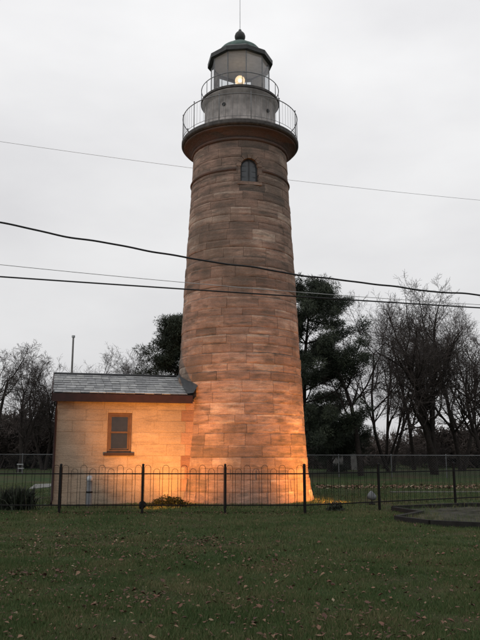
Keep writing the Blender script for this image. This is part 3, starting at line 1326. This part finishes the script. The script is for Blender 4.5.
def leafy(name, loc, rx, ry, rz_, n, size, seed, mat, label, cat, spiky=False, group=None):
    r_ = np.random.default_rng(seed)
    root = empty(name, loc)
    tag(root, label, cat, group)
    if spiky:
        az = r_.uniform(0, 2 * PI, n)
        el = r_.uniform(0.25, 1.5, n)
        L_ = r_.uniform(0.5, 1.0, n)
        d = np.stack([np.cos(az) * np.cos(el) * rx, np.sin(az) * np.cos(el) * ry, np.sin(el) * rz_], 1) * L_[:, None]
        b0 = np.stack([r_.normal(0, rx * 0.25, n), r_.normal(0, ry * 0.25, n), np.zeros(n)], 1)
        side = np.stack([-np.sin(az), np.cos(az), np.zeros(n)], 1) * (size * r_.uniform(0.5, 1, n))[:, None]
        mid = b0 + d * 0.55 + np.array([0, 0, 0.12]) * rz_
        tip = b0 + d
        V = np.stack([b0 - side * .5, b0 + side * .5, mid - side, mid + side, tip], 1).reshape(-1, 3)
        i0 = np.arange(n)[:, None] * 5
        T = np.concatenate([i0 + [0, 1, 3], i0 + [0, 3, 2], i0 + [2, 3, 4]], 0)
        tone = np.tile(r_.uniform(0, 1, n), 3)
    else:
        u = r_.normal(size=(n, 3))
        u /= np.linalg.norm(u, axis=1)[:, None]
        u[:, 2] = np.abs(u[:, 2])
        rr = r_.uniform(0.45, 1.0, n) ** 0.6
        lump = 1 + 0.25 * np.sin(u[:, 0] * 5 + seed) * np.cos(u[:, 1] * 6) + 0.12 * np.sin(u[:, 2] * 9 + u[:, 0] * 7)
        c = u * (rr * lump)[:, None] * np.array([rx, ry, rz_])
        t1 = r_.normal(size=(n, 3))
        t1 /= np.linalg.norm(t1, axis=1)[:, None]
        t2 = np.cross(t1, r_.normal(size=(n, 3)))
        t2 /= np.linalg.norm(t2, axis=1)[:, None]
        sz = (size * r_.uniform(0.6, 1.3, n))[:, None]
        V = np.stack([c - t1 * sz, c + t2 * sz * .45, c + t1 * sz, c - t2 * sz * .45], 1).reshape(-1, 3)
        V[:, 2] = np.maximum(V[:, 2], 0.0)
        i0 = np.arange(n)[:, None] * 4
        T = np.concatenate([i0 + [0, 1, 2], i0 + [0, 2, 3]], 0)
        tone = np.tile(r_.uniform(0, 1, n), 2)
    link('foliage', npmesh(name + '_foliage', V, T, tone), mat, root)
    m = MB()
    rs_ = random.Random(seed)
    for k in range(7):
        a_ = rs_.uniform(0, 2 * PI)
        m.tube([(0, 0, -0.02), (math.cos(a_) * rx * .3, math.sin(a_) * ry * .3, rz_ * .4), (math.cos(a_) * rx * .6, math.sin(a_) * ry * .6, rz_ * .75)],
               [0.012, 0.009, 0.004], 5)
    m.build('stem', 'bark', root)
    return root


leafy('low_shrub', (-2.0, 20.1, 0), 0.6, 0.20, 0.27, 2000, 0.03, 3, 'darkshrub', 'low dark grassy mound at the corner of annex and tower', 'shrub')
leafy('low_shrub', (ground_x(335.5, 18.75), 18.75, 0), 0.23, 0.2, 0.22, 900, 0.03, 5, 'shrub', 'tiny dark shrub beside the bent end of the iron fence', 'shrub')
q = Vector((ground_x(16, 18.9), 18.9, 0))
leafy('spiky_shrub', q, 0.75, 0.5, 0.72, 900, 0.03, 8, 'shrub', 'dark spiky arching-leaved shrub behind the iron fence near annex', 'shrub', True)

# ================================================================== TIMBER EDGED BED
bed_pts = [(4.02, 18.75), (4.45, 17.45), (3.55, 16.2), (4.05, 15.2), (5.2, 14.55), (7.0, 14.4), (8.6, 15.6), (9.0, 17.6), (7.8, 19.9), (6.2, 19.75)]
bed = empty('timber_edged_bed', (6.0, 17.0, 0))
tag(bed, 'raised planting bed edged with dark timbers on the lawn by the bent fence', 'planting bed')
bm_ = MB()
cxm = sum(x for x, y in bed_pts) / len(bed_pts) - 6.0
cym = sum(y for x, y in bed_pts) / len(bed_pts) - 17.0
edge_pts = []
for i, (x0, y0) in enumerate(bed_pts):
    x1, y1 = bed_pts[(i + 1) % len(bed_pts)]
    for k in range(6):
        edge_pts.append((x0 + (x1 - x0) * k / 6 - 6.0, y0 + (y1 - y0) * k / 6 - 17.0))
ne, nr = len(edge_pts), 9
for j in range(nr):
    t_ = j / nr
    for x0, y0 in edge_pts:
        bm_.v.append((x0 + (cxm - x0) * t_, y0 + (cym - y0) * t_, 0.03 + 0.09 * math.sin(t_ * PI / 2) + (rng.uniform(-0.03, 0.035) if j else 0)))
bm_.v.append((cxm, cym, 0.13))
for j in range(nr - 1):
    for i in range(ne):
        i2 = (i + 1) % ne
        bm_.f.append((j * ne + i, j * ne + i2, (j + 1) * ne + i2, (j + 1) * ne + i))
for i in range(ne):
    bm_.f.append(((nr - 1) * ne + i, (nr - 1) * ne + (i + 1) % ne, nr * ne))
bm_.t = [0.5] * len(bm_.f)
bm_.build('soil', 'soil', bed, True)
for i, (x0, y0) in enumerate(bed_pts):
    x1, y1 = bed_pts[(i + 1) % len(bed_pts)]
    d = Vector((x1 - x0, y1 - y0))
    ln = d.length
    k = max(1, int(round(ln / 1.1)))
    for j in range(k):
        m = MB()
        l0, l1 = ln * j / k, ln * (j + 1) / k
        jx = rng.uniform(-0.012, 0.012)
        hz = 0.12 + rng.uniform(-0.012, 0.012)
        m.quad_box([(l0 + .006, -0.07 + jx, -0.02), (l1 - .006, -0.07, -0.02), (l1 - .006, 0.07, -0.02), (l0 + .006, 0.07 + jx, -0.02),
                    (l0 + .012, -0.06 + jx, hz), (l1 - .012, -0.06, hz + rng.uniform(-.01, .01)), (l1 - .012, 0.06, hz), (l0 + .012, 0.06 + jx, hz)])
        o = m.build('timber', 'timber', bed)
        o.location = (x0 - 6.0, y0 - 17.0, 0)
        o.rotation_euler.z = math.atan2(d.y, d.x)

# ================================================================== OVERHEAD WIRES
def wire(name, pix, plane, radius, mat, label, twist=0.0, ext=22):
    """pix: photo points; plane(x) gives the depth of the line of poles at that x"""
    P3 = []
    for px, py in pix:
        d = ray(px, py)
        # depth: y = a + b x
        a_, b_ = plane
        k = a_ / (d.y - b_ * d.x)
        P3.append(Vector((0, 0, CAMZ)) + d * k)
    # smooth parabola through the samples
    X = np.array([q.x for q in P3])
    Zz = np.array([q.z for q in P3])
    co = np.polyfit(X, Zz, 2)
    xs = np.linspace(X[0] - ext, X[-1] + ext, 160)
    xm0, xm1 = X[0], X[-1]
    pts_ = []
    for x_ in xs:
        # beyond the span keep the end slope
        xc = min(max(x_, xm0 - 2), xm1 + 2)
        zz = np.polyval(co, xc) + (2 * co[0] * xc + co[1]) * (x_ - xc)
        pts_.append((x_, plane[0] + plane[1] * x_, zz))
    if twist:
        r_ = random.Random(4)
        xs2 = np.linspace(xs[0], xs[-1], 700)
        ph = 0
        pp_ = []
        for i, x_ in enumerate(xs2):
            xc = min(max(x_, xm0 - 2), xm1 + 2)
            zz = np.polyval(co, xc) + (2 * co[0] * xc + co[1]) * (x_ - xc)
            zz += twist * (math.sin(x_ * 4.7) * 0.6 + math.sin(x_ * 2.9 + 1) * 0.7 + math.sin(x_ * 9.1) * 0.25)
            pp_.append((x_, plane[0] + plane[1] * x_, zz))
        pts_ = pp_
    o0 = pts_[0]
    m = MB()
    m.tube(pts_, radius, 6)
    o = m.build(name, mat, None, True)
    tag(o, label, 'wire')
    return o


wire('overhead_cable', [(0, 223), (90, 240.5), (185, 256.5), (290, 273.5), (365, 283.5), (480, 295.5)], (12.0, 0.22), 0.0165, 'wire',
     'thick wavy black cable, highest of three crossing before the tower', 0.012)
wire('overhead_cable', [(0, 276.5), (120, 285), (240, 293), (360, 300), (480, 308)], (12.3, 0.22), 0.0135, 'wire',
     'smooth black cable, lowest of three crossing before the tower')
wire('overhead_wire', [(0, 265), (120, 276), (240, 287), (340, 296), (480, 304.5)], (12.6, 0.22), 0.0055, 'wirelight',
     'thin pale wire just above the smooth black cable')
wire('overhead_wire', [(0, 142), (95, 154.5), (189, 167), (290, 181), (480, 200)], (30.0, 0.2), 0.0075, 'wirelight',
     'thin faint wire passing high behind the tower below its gallery')

# ================================================================== FAR SIDE: CHAIN-LINK FENCE, POLE, SHED
A0, A1 = Vector((-26, 50, 0)), Vector((30, 34, 0))
cl = empty('chain_link_fence', (0, 0, 0))
dd = A1 - A0
cl.location = A0
tag(cl, 'thin grey chain-link fence crossing the far lawn before the bare trees', 'fence')
rz = math.atan2(dd.y, dd.x)
cl.rotation_euler.z = rz
ln = dd.length
CH = 1.25
m = MB()
m.tube([(0, 0, CH), (ln, 0, CH)], 0.024, 6)
m.build('top_rail', 'darkwire', cl)
m = MB()
m.tube([(0, 0, -0.02), (0, 0, CH + 0.02)], 0.026, 6)
m.sphere((0, 0, CH + 0.03), 0.035, 8, 5)
cp = m.mesh('chain_link_post')
k = 0
while k * 3.0 < ln:
    o = link('post', cp, 'darkwire', cl)
    o.location = (k * 3.0, 0.045, 0)
    k += 1
m = MB()
x = -CH
while x < ln:
    for sg in (1, -1):
        xa, xb = (x, x + CH) if sg > 0 else (x + CH, x)
        m.tube([(xa, 0.004 * sg, 0.03), (xb, 0.004 * sg, CH - 0.01)], 0.0022, 3, caps=False)
    x += 0.14
o = m.build('wire_mesh', 'darkwire', cl, kind='stuff')

pole = empty('light_pole', (ground_x(68, 45) - 0.05, 45, 0))
ztop = at_y(68, 337, 45).z
tag(pole, 'slim grey pole rising behind the annex roof', 'pole')
m = MB()
m.tube([(0, 0, -0.1), (0, 0, ztop)], [0.10, 0.055], 10)
m.build('shaft', 'shedwall', pole)
m = MB()
m.tube([(0, 0, ztop - 0.04), (0, 0, ztop + 0.10)], 0.11, 10)
m.build('cap', 'galv', pole)

# small grey shed under the pine
SY = 55.0
sx = ground_x(347, SY)
shed = empty('garden_shed', (sx, SY, 0))
tag(shed, 'little weathered grey shed under the dark trees', 'shed')
m = MB()
for x0, x1, z1 in ((-0.95, -0.28, 1.75), (0.32, 0.95, 1.75)):
    m.box(x0, x1, 0, 0.08, 0, z1)
m.box(-0.95, 0.95, 1.5, 1.58, 0, 1.75)
m.box(-0.95, -0.87, 0.081, 1.5, 0, 1.75)
m.box(0.87, 0.95, 0.081, 1.5, 0, 1.75)
m.build('wall', 'shedwall', shed)
m = MB()
m.box(-0.28, 0.32, 0.02, 0.07, 0, 1.75)
m.build('door', 'timber', shed)
m = MB()
m.quad_box([(-1.05, -0.12, 1.75), (1.05, -0.12, 1.75), (1.05, 1.7, 1.95), (-1.05, 1.7, 1.95), (-1.05, -0.12, 1.81), (1.05, -0.12, 1.81), (1.05, 1.7, 2.01), (-1.05, 1.7, 2.01)])
m.build('roof', 'flash', shed)

# white two-bar thing on the far lawn
q = Vector((ground_x(20, 46), 46, 0))
bar = empty('white_barrier', q)
tag(bar, 'small white two-bar barrier on the lawn beside the chain-link fence', 'barrier')
for zz, dx in ((0.62, -0.03), (0.36, 0.04)):
    m = MB()
    m.box(-0.2 + dx, 0.2 + dx, -0.02, 0.02, zz - 0.03, zz + 0.03)
    m.build('bar', 'galv', bar)
for sx_ in (-0.15, 0.15):
    m = MB()
    m.tube([(sx_, 0.045, -0.05), (sx_, 0.045, 0.66)], 0.025, 6)
    m.build('leg', 'shedwall', bar)


# ================================================================== TREES
def tubes_np(segs, nside):
    """segments (p0, p1, r0, r1) to one triangle mesh"""
    n = len(segs)
    S_ = np.array([[*s[0], *s[1], s[2], s[3]] for s in segs], np.float64)
    p0, p1 = S_[:, 0:3], S_[:, 3:6]
    r0_, r1_ = S_[:, 6], S_[:, 7]
    d = p1 - p0
    d /= np.maximum(np.linalg.norm(d, axis=1), 1e-6)[:, None]
    ref = np.where(np.abs(d[:, 2:3]) < 0.9, np.array([[0, 0, 1.0]]), np.array([[1.0, 0, 0]]))
    a_ = np.cross(d, ref)
    a_ /= np.linalg.norm(a_, axis=1)[:, None]
    b_ = np.cross(a_, d)
    rings = []
    for pp_, rr_ in ((p0, r0_), (p1 + d * (r1_ * 0.5)[:, None], r1_)):
        for k in range(nside):
            an = 2 * PI * k / nside
            rings.append(pp_ + (a_ * math.cos(an) + b_ * math.sin(an)) * rr_[:, None])
    V = np.stack(rings, 1).reshape(-1, 3)
    T = []
    i0 = np.arange(n)[:, None] * (2 * nside)
    for k in range(nside):
        k2 = (k + 1) % nside
        T.append(i0 + [k, k2, nside + k2])
        T.append(i0 + [k, nside + k2, nside + k])
    return V, np.concatenate(T, 0)


def grow(rn, out, p, d, L, r, lev, maxl, P):
    ns = P['seg'][min(lev, len(P['seg']) - 1)]
    sl = L / ns
    for i in range(ns):
        t_ = i / ns
        d = Vector((d.x + rn.gauss(0, P['wig'][min(lev, 4)]), d.y + rn.gauss(0, P['wig'][min(lev, 4)]),
                    d.z + rn.gauss(0, P['wig'][min(lev, 4)] * .7) + P['up'][min(lev, 4)])).normalized()
        p1 = p + d * sl
        ra = r * (1 - 0.62 * t_)
        rb = r * (1 - 0.62 * (i + 1) / ns)
        out[lev].append((p, p1, max(ra, P['rmin']), max(rb, P['rmin'])))
        p = p1
        if lev < maxl:
            first = P['clear'] if lev == 0 else 0.12
            if (i + 1) / ns > first:
                nk = P['kids'][min(lev, len(P['kids']) - 1)]
                nk = int(nk) + (1 if rn.random() < nk - int(nk) else 0)
                for _ in range(nk):
                    ax = d.cross(Vector((rn.gauss(0, 1), rn.gauss(0, 1), rn.gauss(0, 1))))
                    if ax.length < 1e-3:
                        continue
                    ang = rn.uniform(*P['ang'])
                    dk = Quaternion(ax.normalized(), ang) @ d
                    grow(rn, out, p, dk, L * rn.uniform(*P['len']) * (1 - 0.35 * (i + 1) / ns), rb * rn.uniform(0.5, 0.72), lev + 1, maxl, P)


def bare_tree(loc, height, seed, label, stems=1, lean=0.0, trunk_r=0.22, clear=0.3, spread=1.0, maxl=4, kids=None, name='bare_tree', rmin=0.0065, crown=0.62):
    rn = random.Random(seed)
    out = [[] for _ in range(7)]
    P = dict(seg=[6, 6, 5, 4, 3], wig=[0.09, 0.15, 0.19, 0.22, 0.25], up=[0.05, 0.10, 0.07, 0.05, 0.03], clear=clear,
             kids=kids or [1.5, 1.4, 1.36, 1.4, 1.2], ang=(R(24) * spread, R(58) * spread), len=(0.46, 0.72), rmin=rmin)
    for k in range(stems):
        a_ = rn.uniform(0, 2 * PI) if stems > 1 else 0
        off = 0.22 * (stems > 1)
        aim = Vector((math.cos(a_ + k * 2 * PI / stems) * off * 1.25 + lean, math.sin(a_ + k * 2 * PI / stems) * off, 1)).normalized()
        grow(rn, out, Vector((math.cos(a_ + k * 2 * PI / stems) * off * .6, math.sin(a_ + k * 2 * PI / stems) * off * .6, -0.1)), aim,
             height * crown, trunk_r * (1 if stems == 1 else rn.uniform(0.65, 0.95)), 0, maxl, P)
    # scale to the wanted height
    zmax = max(s[1].z for lv in out for s in lv)
    k = height / zmax
    root = empty(name, loc)
    tag(root, label, 'tree')
    V, T = tubes_np([(a_ * k, b_ * k, c_, d_) for a_, b_, c_, d_ in out[0] + out[1]], 7)
    link('trunk', npmesh(name + '_trunk', V, T, smooth=True), 'bark', root)
    V, T = tubes_np([(a_ * k, b_ * k, c_, d_) for lv in out[2:] for a_, b_, c_, d_ in lv], 3)
    link('crown', npmesh(name + '_crown', V, T), 'twig', root)
    return root


def pine(loc, height, rx, seed, label, clear=0.12, nclump=260, top=0.55):
    """dark evergreen: trunk, whorls of limbs, needle sprays spread through an uneven crown"""
    rn = random.Random(seed)
    r_ = np.random.default_rng(seed)
    segs = []
    p = Vector((0, 0, -0.1))
    d = Vector((0.02, 0, 1))
    tips = []
    ns = 16
    tr = []
    for i in range(ns):
        d = Vector((d.x + rn.gauss(0, 0.02), d.y + rn.gauss(0, 0.02), 1)).normalized()
        p1 = p + d * (height * 0.97 / ns)
        ra = 0.26 * (1 - 0.9 * i / ns)
        rb = 0.26 * (1 - 0.9 * (i + 1) / ns)
        segs.append((p, p1, ra, rb))
        tr.append(p1)
        p = p1
    limbs = []
    for i in range(int(height * 6.2)):
        t_ = rn.uniform(clear, 0.99)
        b = tr[min(ns - 1, int(t_ * ns))]
        a_ = rn.uniform(0, 2 * PI)
        prof = (1 - t_) ** 0.62 if t_ > top else 1.0 * (1 - top) ** 0.62 * (0.75 + 0.25 * t_ / top)
        Lb = rx * prof / ((1 - top) ** 0.62) * rn.uniform(0.55, 1.12)
        Lb = max(Lb, 0.35)
        q = b.copy()
        dv = Vector((math.cos(a_), math.sin(a_), rn.uniform(-0.12, 0.45))).normalized()
        n2 = 6
        for k in range(n2):
            dv = (dv + Vector((rn.gauss(0, .1), rn.gauss(0, .1), rn.gauss(0.05, .08)))).normalized()
            q2 = q + dv * Lb / n2
            segs.append((q, q2, 0.05 * (1 - k / n2) + 0.008, 0.05 * (1 - (k + 1) / n2) + 0.008))
            q = q2
            if k >= 2:
                for _ in range(2):
                    dv2 = (dv + Vector((rn.gauss(0, .7), rn.gauss(0, .7), rn.gauss(0.1, .35)))).normalized()
                    q3 = q + dv2 * rn.uniform(0.25, 0.75)
                    segs.append((q, q3, 0.014, 0.006))
                    tips.append((q3, rn.uniform(0.28, 0.52)))
                tips.append((q, rn.uniform(0.3, 0.5)))
    cen = np.array([[*t_[0]] for t_ in tips])
    rad_ = np.array([t_[1] for t_ in tips])
    nb = 165
    n = len(cen) * nb
    c = np.repeat(cen, nb, 0)
    rr = np.repeat(rad_, nb)
    u = r_.normal(size=(n, 3))
    u /= np.linalg.norm(u, axis=1)[:, None]
    off = u * (rr * r_.uniform(0.1, 1, n) ** 0.5)[:, None] * np.array([1.1, 1.1, 0.8])
    pc = c + off
    dirn = u * 0.8 + r_.normal(size=(n, 3)) * 0.6
    dirn /= np.linalg.norm(dirn, axis=1)[:, None]
    sd_ = np.cross(dirn, r_.normal(size=(n, 3)))
    sd_ /= np.linalg.norm(sd_, axis=1)[:, None]
    L_ = r_.uniform(0.11, 0.26, n)[:, None]
    V = np.stack([pc - sd_ * 0.02, pc + sd_ * 0.02, pc + dirn * L_], 1).reshape(-1, 3)
    T = np.arange(n * 3).reshape(-1, 3)
    tone = np.clip(np.repeat(r_.uniform(0.1, 0.9, len(cen)), nb) + r_.normal(0, 0.12, n), 0, 1)
    root = empty('pine_tree', loc)
    tag(root, label, 'tree')
    Vt, Tt = tubes_np(segs, 6)
    link('trunk', npmesh('pine_trunk', Vt, Tt, smooth=True), 'bark', root)
    link('crown', npmesh('pine_crown', V, T, tone), 'needle', root)
    return root


def base_at(px, Y):
    return (ground_x(px, Y), Y, 0)


pine(base_at(303, 44), 12.6, 4.7, 21, 'tall dark evergreen showing past the tower on the bare trees\' side', 0.08, top=0.45)
pine(base_at(190, 42), 9.7, 3.0, 35, 'dark evergreen rising over the annex roof behind the tower', 0.10, top=0.45)
pine(base_at(330, 50), 5.6, 2.6, 47, 'low dark evergreen beneath the tall one, beside the shed', 0.04, top=0.3)

bare_tree(base_at(436, 45), 12.9, 5, 'broad bare tree whose stout stems fork low behind the chain-link fence', stems=3, trunk_r=0.26, clear=0.22)
bare_tree(base_at(391, 49), 13.2, 16, 'slender bare tree leaning from the broad forked one toward the evergreen', stems=2, lean=-0.06, trunk_r=0.17, clear=0.3)
bare_tree(base_at(361, 43), 9.6, 27, 'bare forked tree in front of the tall evergreen', stems=1, trunk_r=0.2, clear=0.35, lean=0.0)
bare_tree(base_at(414, 55), 13.4, 38, 'thin straight bare tree between the leaning and the broad forked one', trunk_r=0.17, clear=0.3)
bare_tree(base_at(462, 52), 13.6, 49, 'bare tree with upright limbs just past the broad forked one', stems=2, trunk_r=0.2, clear=0.3)
bare_tree(base_at(492, 44), 11.6, 60, 'bare tree at the far end of the row, low limbs reaching back', stems=2, trunk_r=0.2, clear=0.25, lean=-0.05)
bare_tree(base_at(520, 56), 13.2, 61, 'bare tree hindmost past the end of the row', stems=1, trunk_r=0.2, clear=0.25, lean=-0.08, maxl=3)

bare_tree(base_at(384, 58), 14.6, 62, 'tall fine-twigged bare tree rising behind the leaning slender one', stems=2, trunk_r=0.17, clear=0.3)
bare_tree(base_at(476, 61), 15.2, 64, 'tall fine-twigged bare tree behind the one with upright limbs', stems=2, trunk_r=0.17, clear=0.3)

bare_tree(base_at(18, 50), 9.3, 71, 'bare tree with long slanting limbs beyond the annex gable end', stems=2, trunk_r=0.2, clear=0.2, lean=0.05)
bare_tree(base_at(-16, 46), 9.2, 82, 'bare tree farthest from the annex, limbs stretching toward it', stems=2, trunk_r=0.2, clear=0.2, lean=0.1)
bare_tree(base_at(44, 55), 9.4, 93, 'bare tree close behind the annex corner', stems=2, trunk_r=0.18, clear=0.2)
bare_tree(base_at(97, 62), 11.6, 104, 'little round-headed bare tree peeping over the annex roof', stems=3, trunk_r=0.15, clear=0.3, spread=1.1, kids=[1.6, 1.5, 1.3, 1.2])
bare_tree(base_at(142, 66), 9.5, 105, 'faint bare tree low over the annex ridge beside the evergreen', stems=1, trunk_r=0.14, clear=0.35, maxl=3, kids=[2.0, 2, 2, 1.5])


# brush thicket along the back: one mass of saplings and briars
def thicket():
    rn = random.Random(7)
    r_ = np.random.default_rng(7)
    protos = []
    for s in range(5):
        out = [[] for _ in range(7)]
        P = dict(seg=[4, 3, 3, 2, 2], wig=[0.12, 0.2, 0.25, 0.3, 0.3], up=[0.04, 0.06, 0.04, 0.03, 0.02], clear=0.05, kids=[2.2, 1.8, 1.4, 1, 1],
                 ang=(R(20), R(65)), len=(0.5, 0.8), rmin=0.012)
        for k in range(4):
            a_ = rn.uniform(0, 2 * PI)
            grow(rn, out, Vector((math.cos(a_) * .4, math.sin(a_) * .4, -0.05)), Vector((math.cos(a_) * .5, math.sin(a_) * .5, 1)).normalized(), 1.0, 0.03, 0, 3, P)
        sg = [q for lv in out for q in lv]
        V, T = tubes_np(sg, 3)
        V[:, 2] = np.maximum(V[:, 2], -0.03)
        V /= V[:, 2].max()
        protos.append((V, T))
    VV, TT, tn = [], [], []
    off = 0
    for i in range(330):
        px = rn.uniform(-90, 570)
        Y = rn.uniform(58, 84)
        if px < 150:
            h = rn.uniform(2.6, 5.6)
        elif px > 300:
            h = max(0.9, rn.gauss(2.3 + 0.9 * math.sin(px * 0.045), 0.8))
        else:
            h = rn.uniform(1.5, 3.0)
        V, T = protos[rn.randrange(5)]
        a_ = rn.uniform(0, 2 * PI)
        rot = np.array([[math.cos(a_), -math.sin(a_), 0], [math.sin(a_), math.cos(a_), 0], [0, 0, 1]])
        V2 = (V @ rot.T) * np.array([h * 1.1, h * 1.1, h]) + np.array([ground_x(px, Y), Y, 0])
        VV.append(V2)
        TT.append(T + off)
        off += len(V)
        tn.append(np.full(len(T), rn.random()))
    me = npmesh('thicket', np.concatenate(VV), np.concatenate(TT), np.concatenate(tn))
    o = link('brush_thicket', me, 'brush')
    tag(o, 'brown leafless brush massed along the back of the lawn', 'brush', kind='stuff')


thicket()

# far wood closing the horizon
m = MB()
rn = random.Random(99)
VV, TT, tn = [], [], []
r_ = np.random.default_rng(99)
n = 52000
Yv = r_.uniform(95, 140, n)
Xv = (r_.uniform(-420, 900, n) - 240) / F * Yv
hprof = 3.1 + 1.3 * np.sin(Xv * 0.09 + 1) + 0.8 * np.sin(Xv * 0.31)
zb_ = r_.uniform(0, 1, n) ** 1.4 * hprof
ang = r_.normal(0, 0.45, n)
L_ = r_.uniform(0.5, 1.7, n)
wv = 0.035
dx, dz = np.sin(ang) * L_, np.cos(ang) * L_
dyv = r_.normal(0, 0.3, n)
V = np.stack([np.stack([Xv - wv, Yv, zb_], 1), np.stack([Xv + wv, Yv, zb_], 1), np.stack([Xv + dx, Yv + dyv, zb_ + dz], 1)], 1).reshape(-1, 3)
o = link('far_wood', npmesh('far_wood', V, np.arange(3 * n).reshape(-1, 3), r_.uniform(0, 0.7, n)), 'brush')
tag(o, 'distant dim wood closing the horizon behind the bare trees', 'wood', kind='stuff')


# ================================================================== LAWN: blades and fallen leaves
def blades(n, y0, y1, hgt, wid, seed, power=1.0):
    r_ = np.random.default_rng(seed)
    Y = y0 + (y1 - y0) * r_.uniform(0, 1, n) ** power
    half = (250 / F) * Y + 0.8
    X = r_.uniform(-1, 1, n) * half
    # uneven growth
    den = 0.5 + 0.5 * np.sin(X * 1.7 + np.sin(Y * 1.3) * 2) * np.sin(Y * 2.1 + np.cos(X * 1.1) * 1.5)
    hh = hgt * r_.uniform(0.45, 1.15, n) * (0.7 + 0.5 * den)
    # keep the blades out of the things standing on the lawn
    bare = 0.5 + 0.5 * np.sin(X * 3.1 + 2.2 * np.sin(Y * 2.3 + X)) * np.cos(Y * 2.9 + 1.7 * np.sin(X * 1.9 - Y * .7))
    hh *= 0.55 + 0.6 * bare
    ok = r_.uniform(0, 1, n) < 0.35 + 0.9 * bare
    ok &= ((X ** 2 + (Y - TY) ** 2) > 2.36 ** 2)
    s_ = (X - J.x) * U.x + (Y - J.y) * U.y
    d_ = (X - J.x) * W.x + (Y - J.y) * W.y
    ok &= ~((s_ > -1) & (s_ < AL + 0.02) & (d_ > -0.02) & (d_ < DEP))
    bx = np.array(bed_pts)
    ins = np.zeros(n, bool)
    for i in range(len(bx)):
        xa, ya = bx[i]
        xb, yb = bx[(i + 1) % len(bx)]
        cnd = ((ya > Y) != (yb > Y)) & (X < (xb - xa) * (Y - ya) / (yb - ya + 1e-9) + xa)
        ins ^= cnd
    ok &= ~(ins & (r_.uniform(0, 1, n) < 0.8))
    hh = np.where(ins, hh * 1.4 + 0.10, hh)
    X, Y, hh = X[ok], Y[ok], hh[ok]
    n = len(X)
    az = r_.uniform(0, 2 * PI, n)
    ln_ = r_.uniform(0.1, 0.9, n) * hh
    ax = r_.uniform(0, 2 * PI, n)
    w_ = wid * r_.uniform(0.6, 1.3, n)
    sx, sy = np.cos(ax) * w_, np.sin(ax) * w_
    lx, ly = np.cos(az) * ln_, np.sin(az) * ln_
    V = np.stack([np.stack([X - sx, Y - sy, np.full(n, -0.003)], 1), np.stack([X + sx, Y + sy, np.full(n, -0.003)], 1),
                  np.stack([X + lx, Y + ly, hh], 1)], 1).reshape(-1, 3)
    tone = np.clip(r_.normal(0.5, 0.17, n) + (r_.uniform(0, 1, n) < 0.07) * 0.45, 0, 1)
    return V, tone


Vs, ts = [], []
for args in ((400000, 5.2, 10.5, 0.055, 0.0028, 1), (300000, 10.0, 18.5, 0.060, 0.0042, 2), (110000, 18.0, 34, 0.07, 0.008, 3)):
    V, tn = blades(*args)
    Vs.append(V)
    ts.append(tn)
V = np.concatenate(Vs)
o = link('lawn_grass', npmesh('lawn_grass', V, np.arange(len(V)).reshape(-1, 3), np.concatenate(ts)), 'blade')
tag(o, 'short dark green lawn grass thinning to brown', 'grass', kind='stuff')


def leaves(n, seed):
    r_ = np.random.default_rng(seed)
    X, Y, sz = [], [], []
    rn = random.Random(seed)
    cl_ = [(rn.uniform(-3.6, 3.6), rn.uniform(5.8, 14.0), rn.uniform(0.25, 0.9)) for _ in range(34)]
    while len(X) < n:
        k = rn.random()
        if k < 0.07:
            x_, y_ = rn.uniform(-7, 1.8), rn.gauss(17.7, 0.22)
        elif k < 0.42:
            c = rn.choice(cl_)
            x_, y_ = c[0] + rn.gauss(0, c[2]), c[1] + rn.gauss(0, c[2])
        elif k < 0.80:
            y_ = 5.5 + 13 * rn.random() ** 1.3
            x_ = rn.uniform(-1, 1) * (0.36 * y_ + .5)
        else:
            y_ = rn.gauss(30.0, 0.75)
            x_ = rn.uniform(3.2, 13.5)
        if y_ < 5 or math.hypot(x_, y_ - TY) < 2.5:
            continue
        X.append(x_)
        Y.append(y_)
        sz.append(min(0.036, rn.lognormvariate(-3.98, 0.36)) * (2.4 if y_ > 25 else 1))
    X, Y, sz = np.array(X), np.array(Y), np.array(sz)
    n = len(X)
    shape = np.array([(0, -1.0, 0), (0.55, -0.45, 1), (0.72, 0.15, 1.1), (0.32, 0.6, .6), (0, 1.15, 0.25), (-0.32, 0.55, .6), (-0.72, 0.1, 1.1), (-0.55, -0.45, 1), (0, 0.05, 0)])
    az = r_.uniform(0, 2 * PI, n)
    cu = r_.uniform(-0.1, 0.55, n)
    tx, ty = r_.normal(0, 0.28, n), r_.normal(0, 0.28, n)
    lx = shape[None, :, 0] * sz[:, None] * r_.uniform(0.6, 1.1, n)[:, None]
    ly = shape[None, :, 1] * sz[:, None]
    lz = shape[None, :, 2] * (sz * cu)[:, None] + lx * tx[:, None] + ly * ty[:, None]
    gx = X[:, None] + lx * np.cos(az)[:, None] - ly * np.sin(az)[:, None]
    gy = Y[:, None] + lx * np.sin(az)[:, None] + ly * np.cos(az)[:, None]
    gz = lz + r_.uniform(0.018, 0.05, n)[:, None]
    gz = np.maximum(gz, 0.006)
    V = np.stack([gx, gy, gz], 2).reshape(-1, 3)
    i0 = np.arange(n)[:, None] * 9
    T = np.concatenate([i0 + [k, (k + 1) % 8, 8] for k in range(8)], 0)
    tone = np.tile(np.clip(r_.beta(1.1, 2.7, n) + (Y > 25) * 0.3, 0, 1), 8)
    o = link('fallen_leaves', npmesh('fallen_leaves', V, T, tone), 'leaf')
    tag(o, 'brown and tan fallen leaves strewn over the lawn', 'leaves', kind='stuff')


leaves(7500, 12)
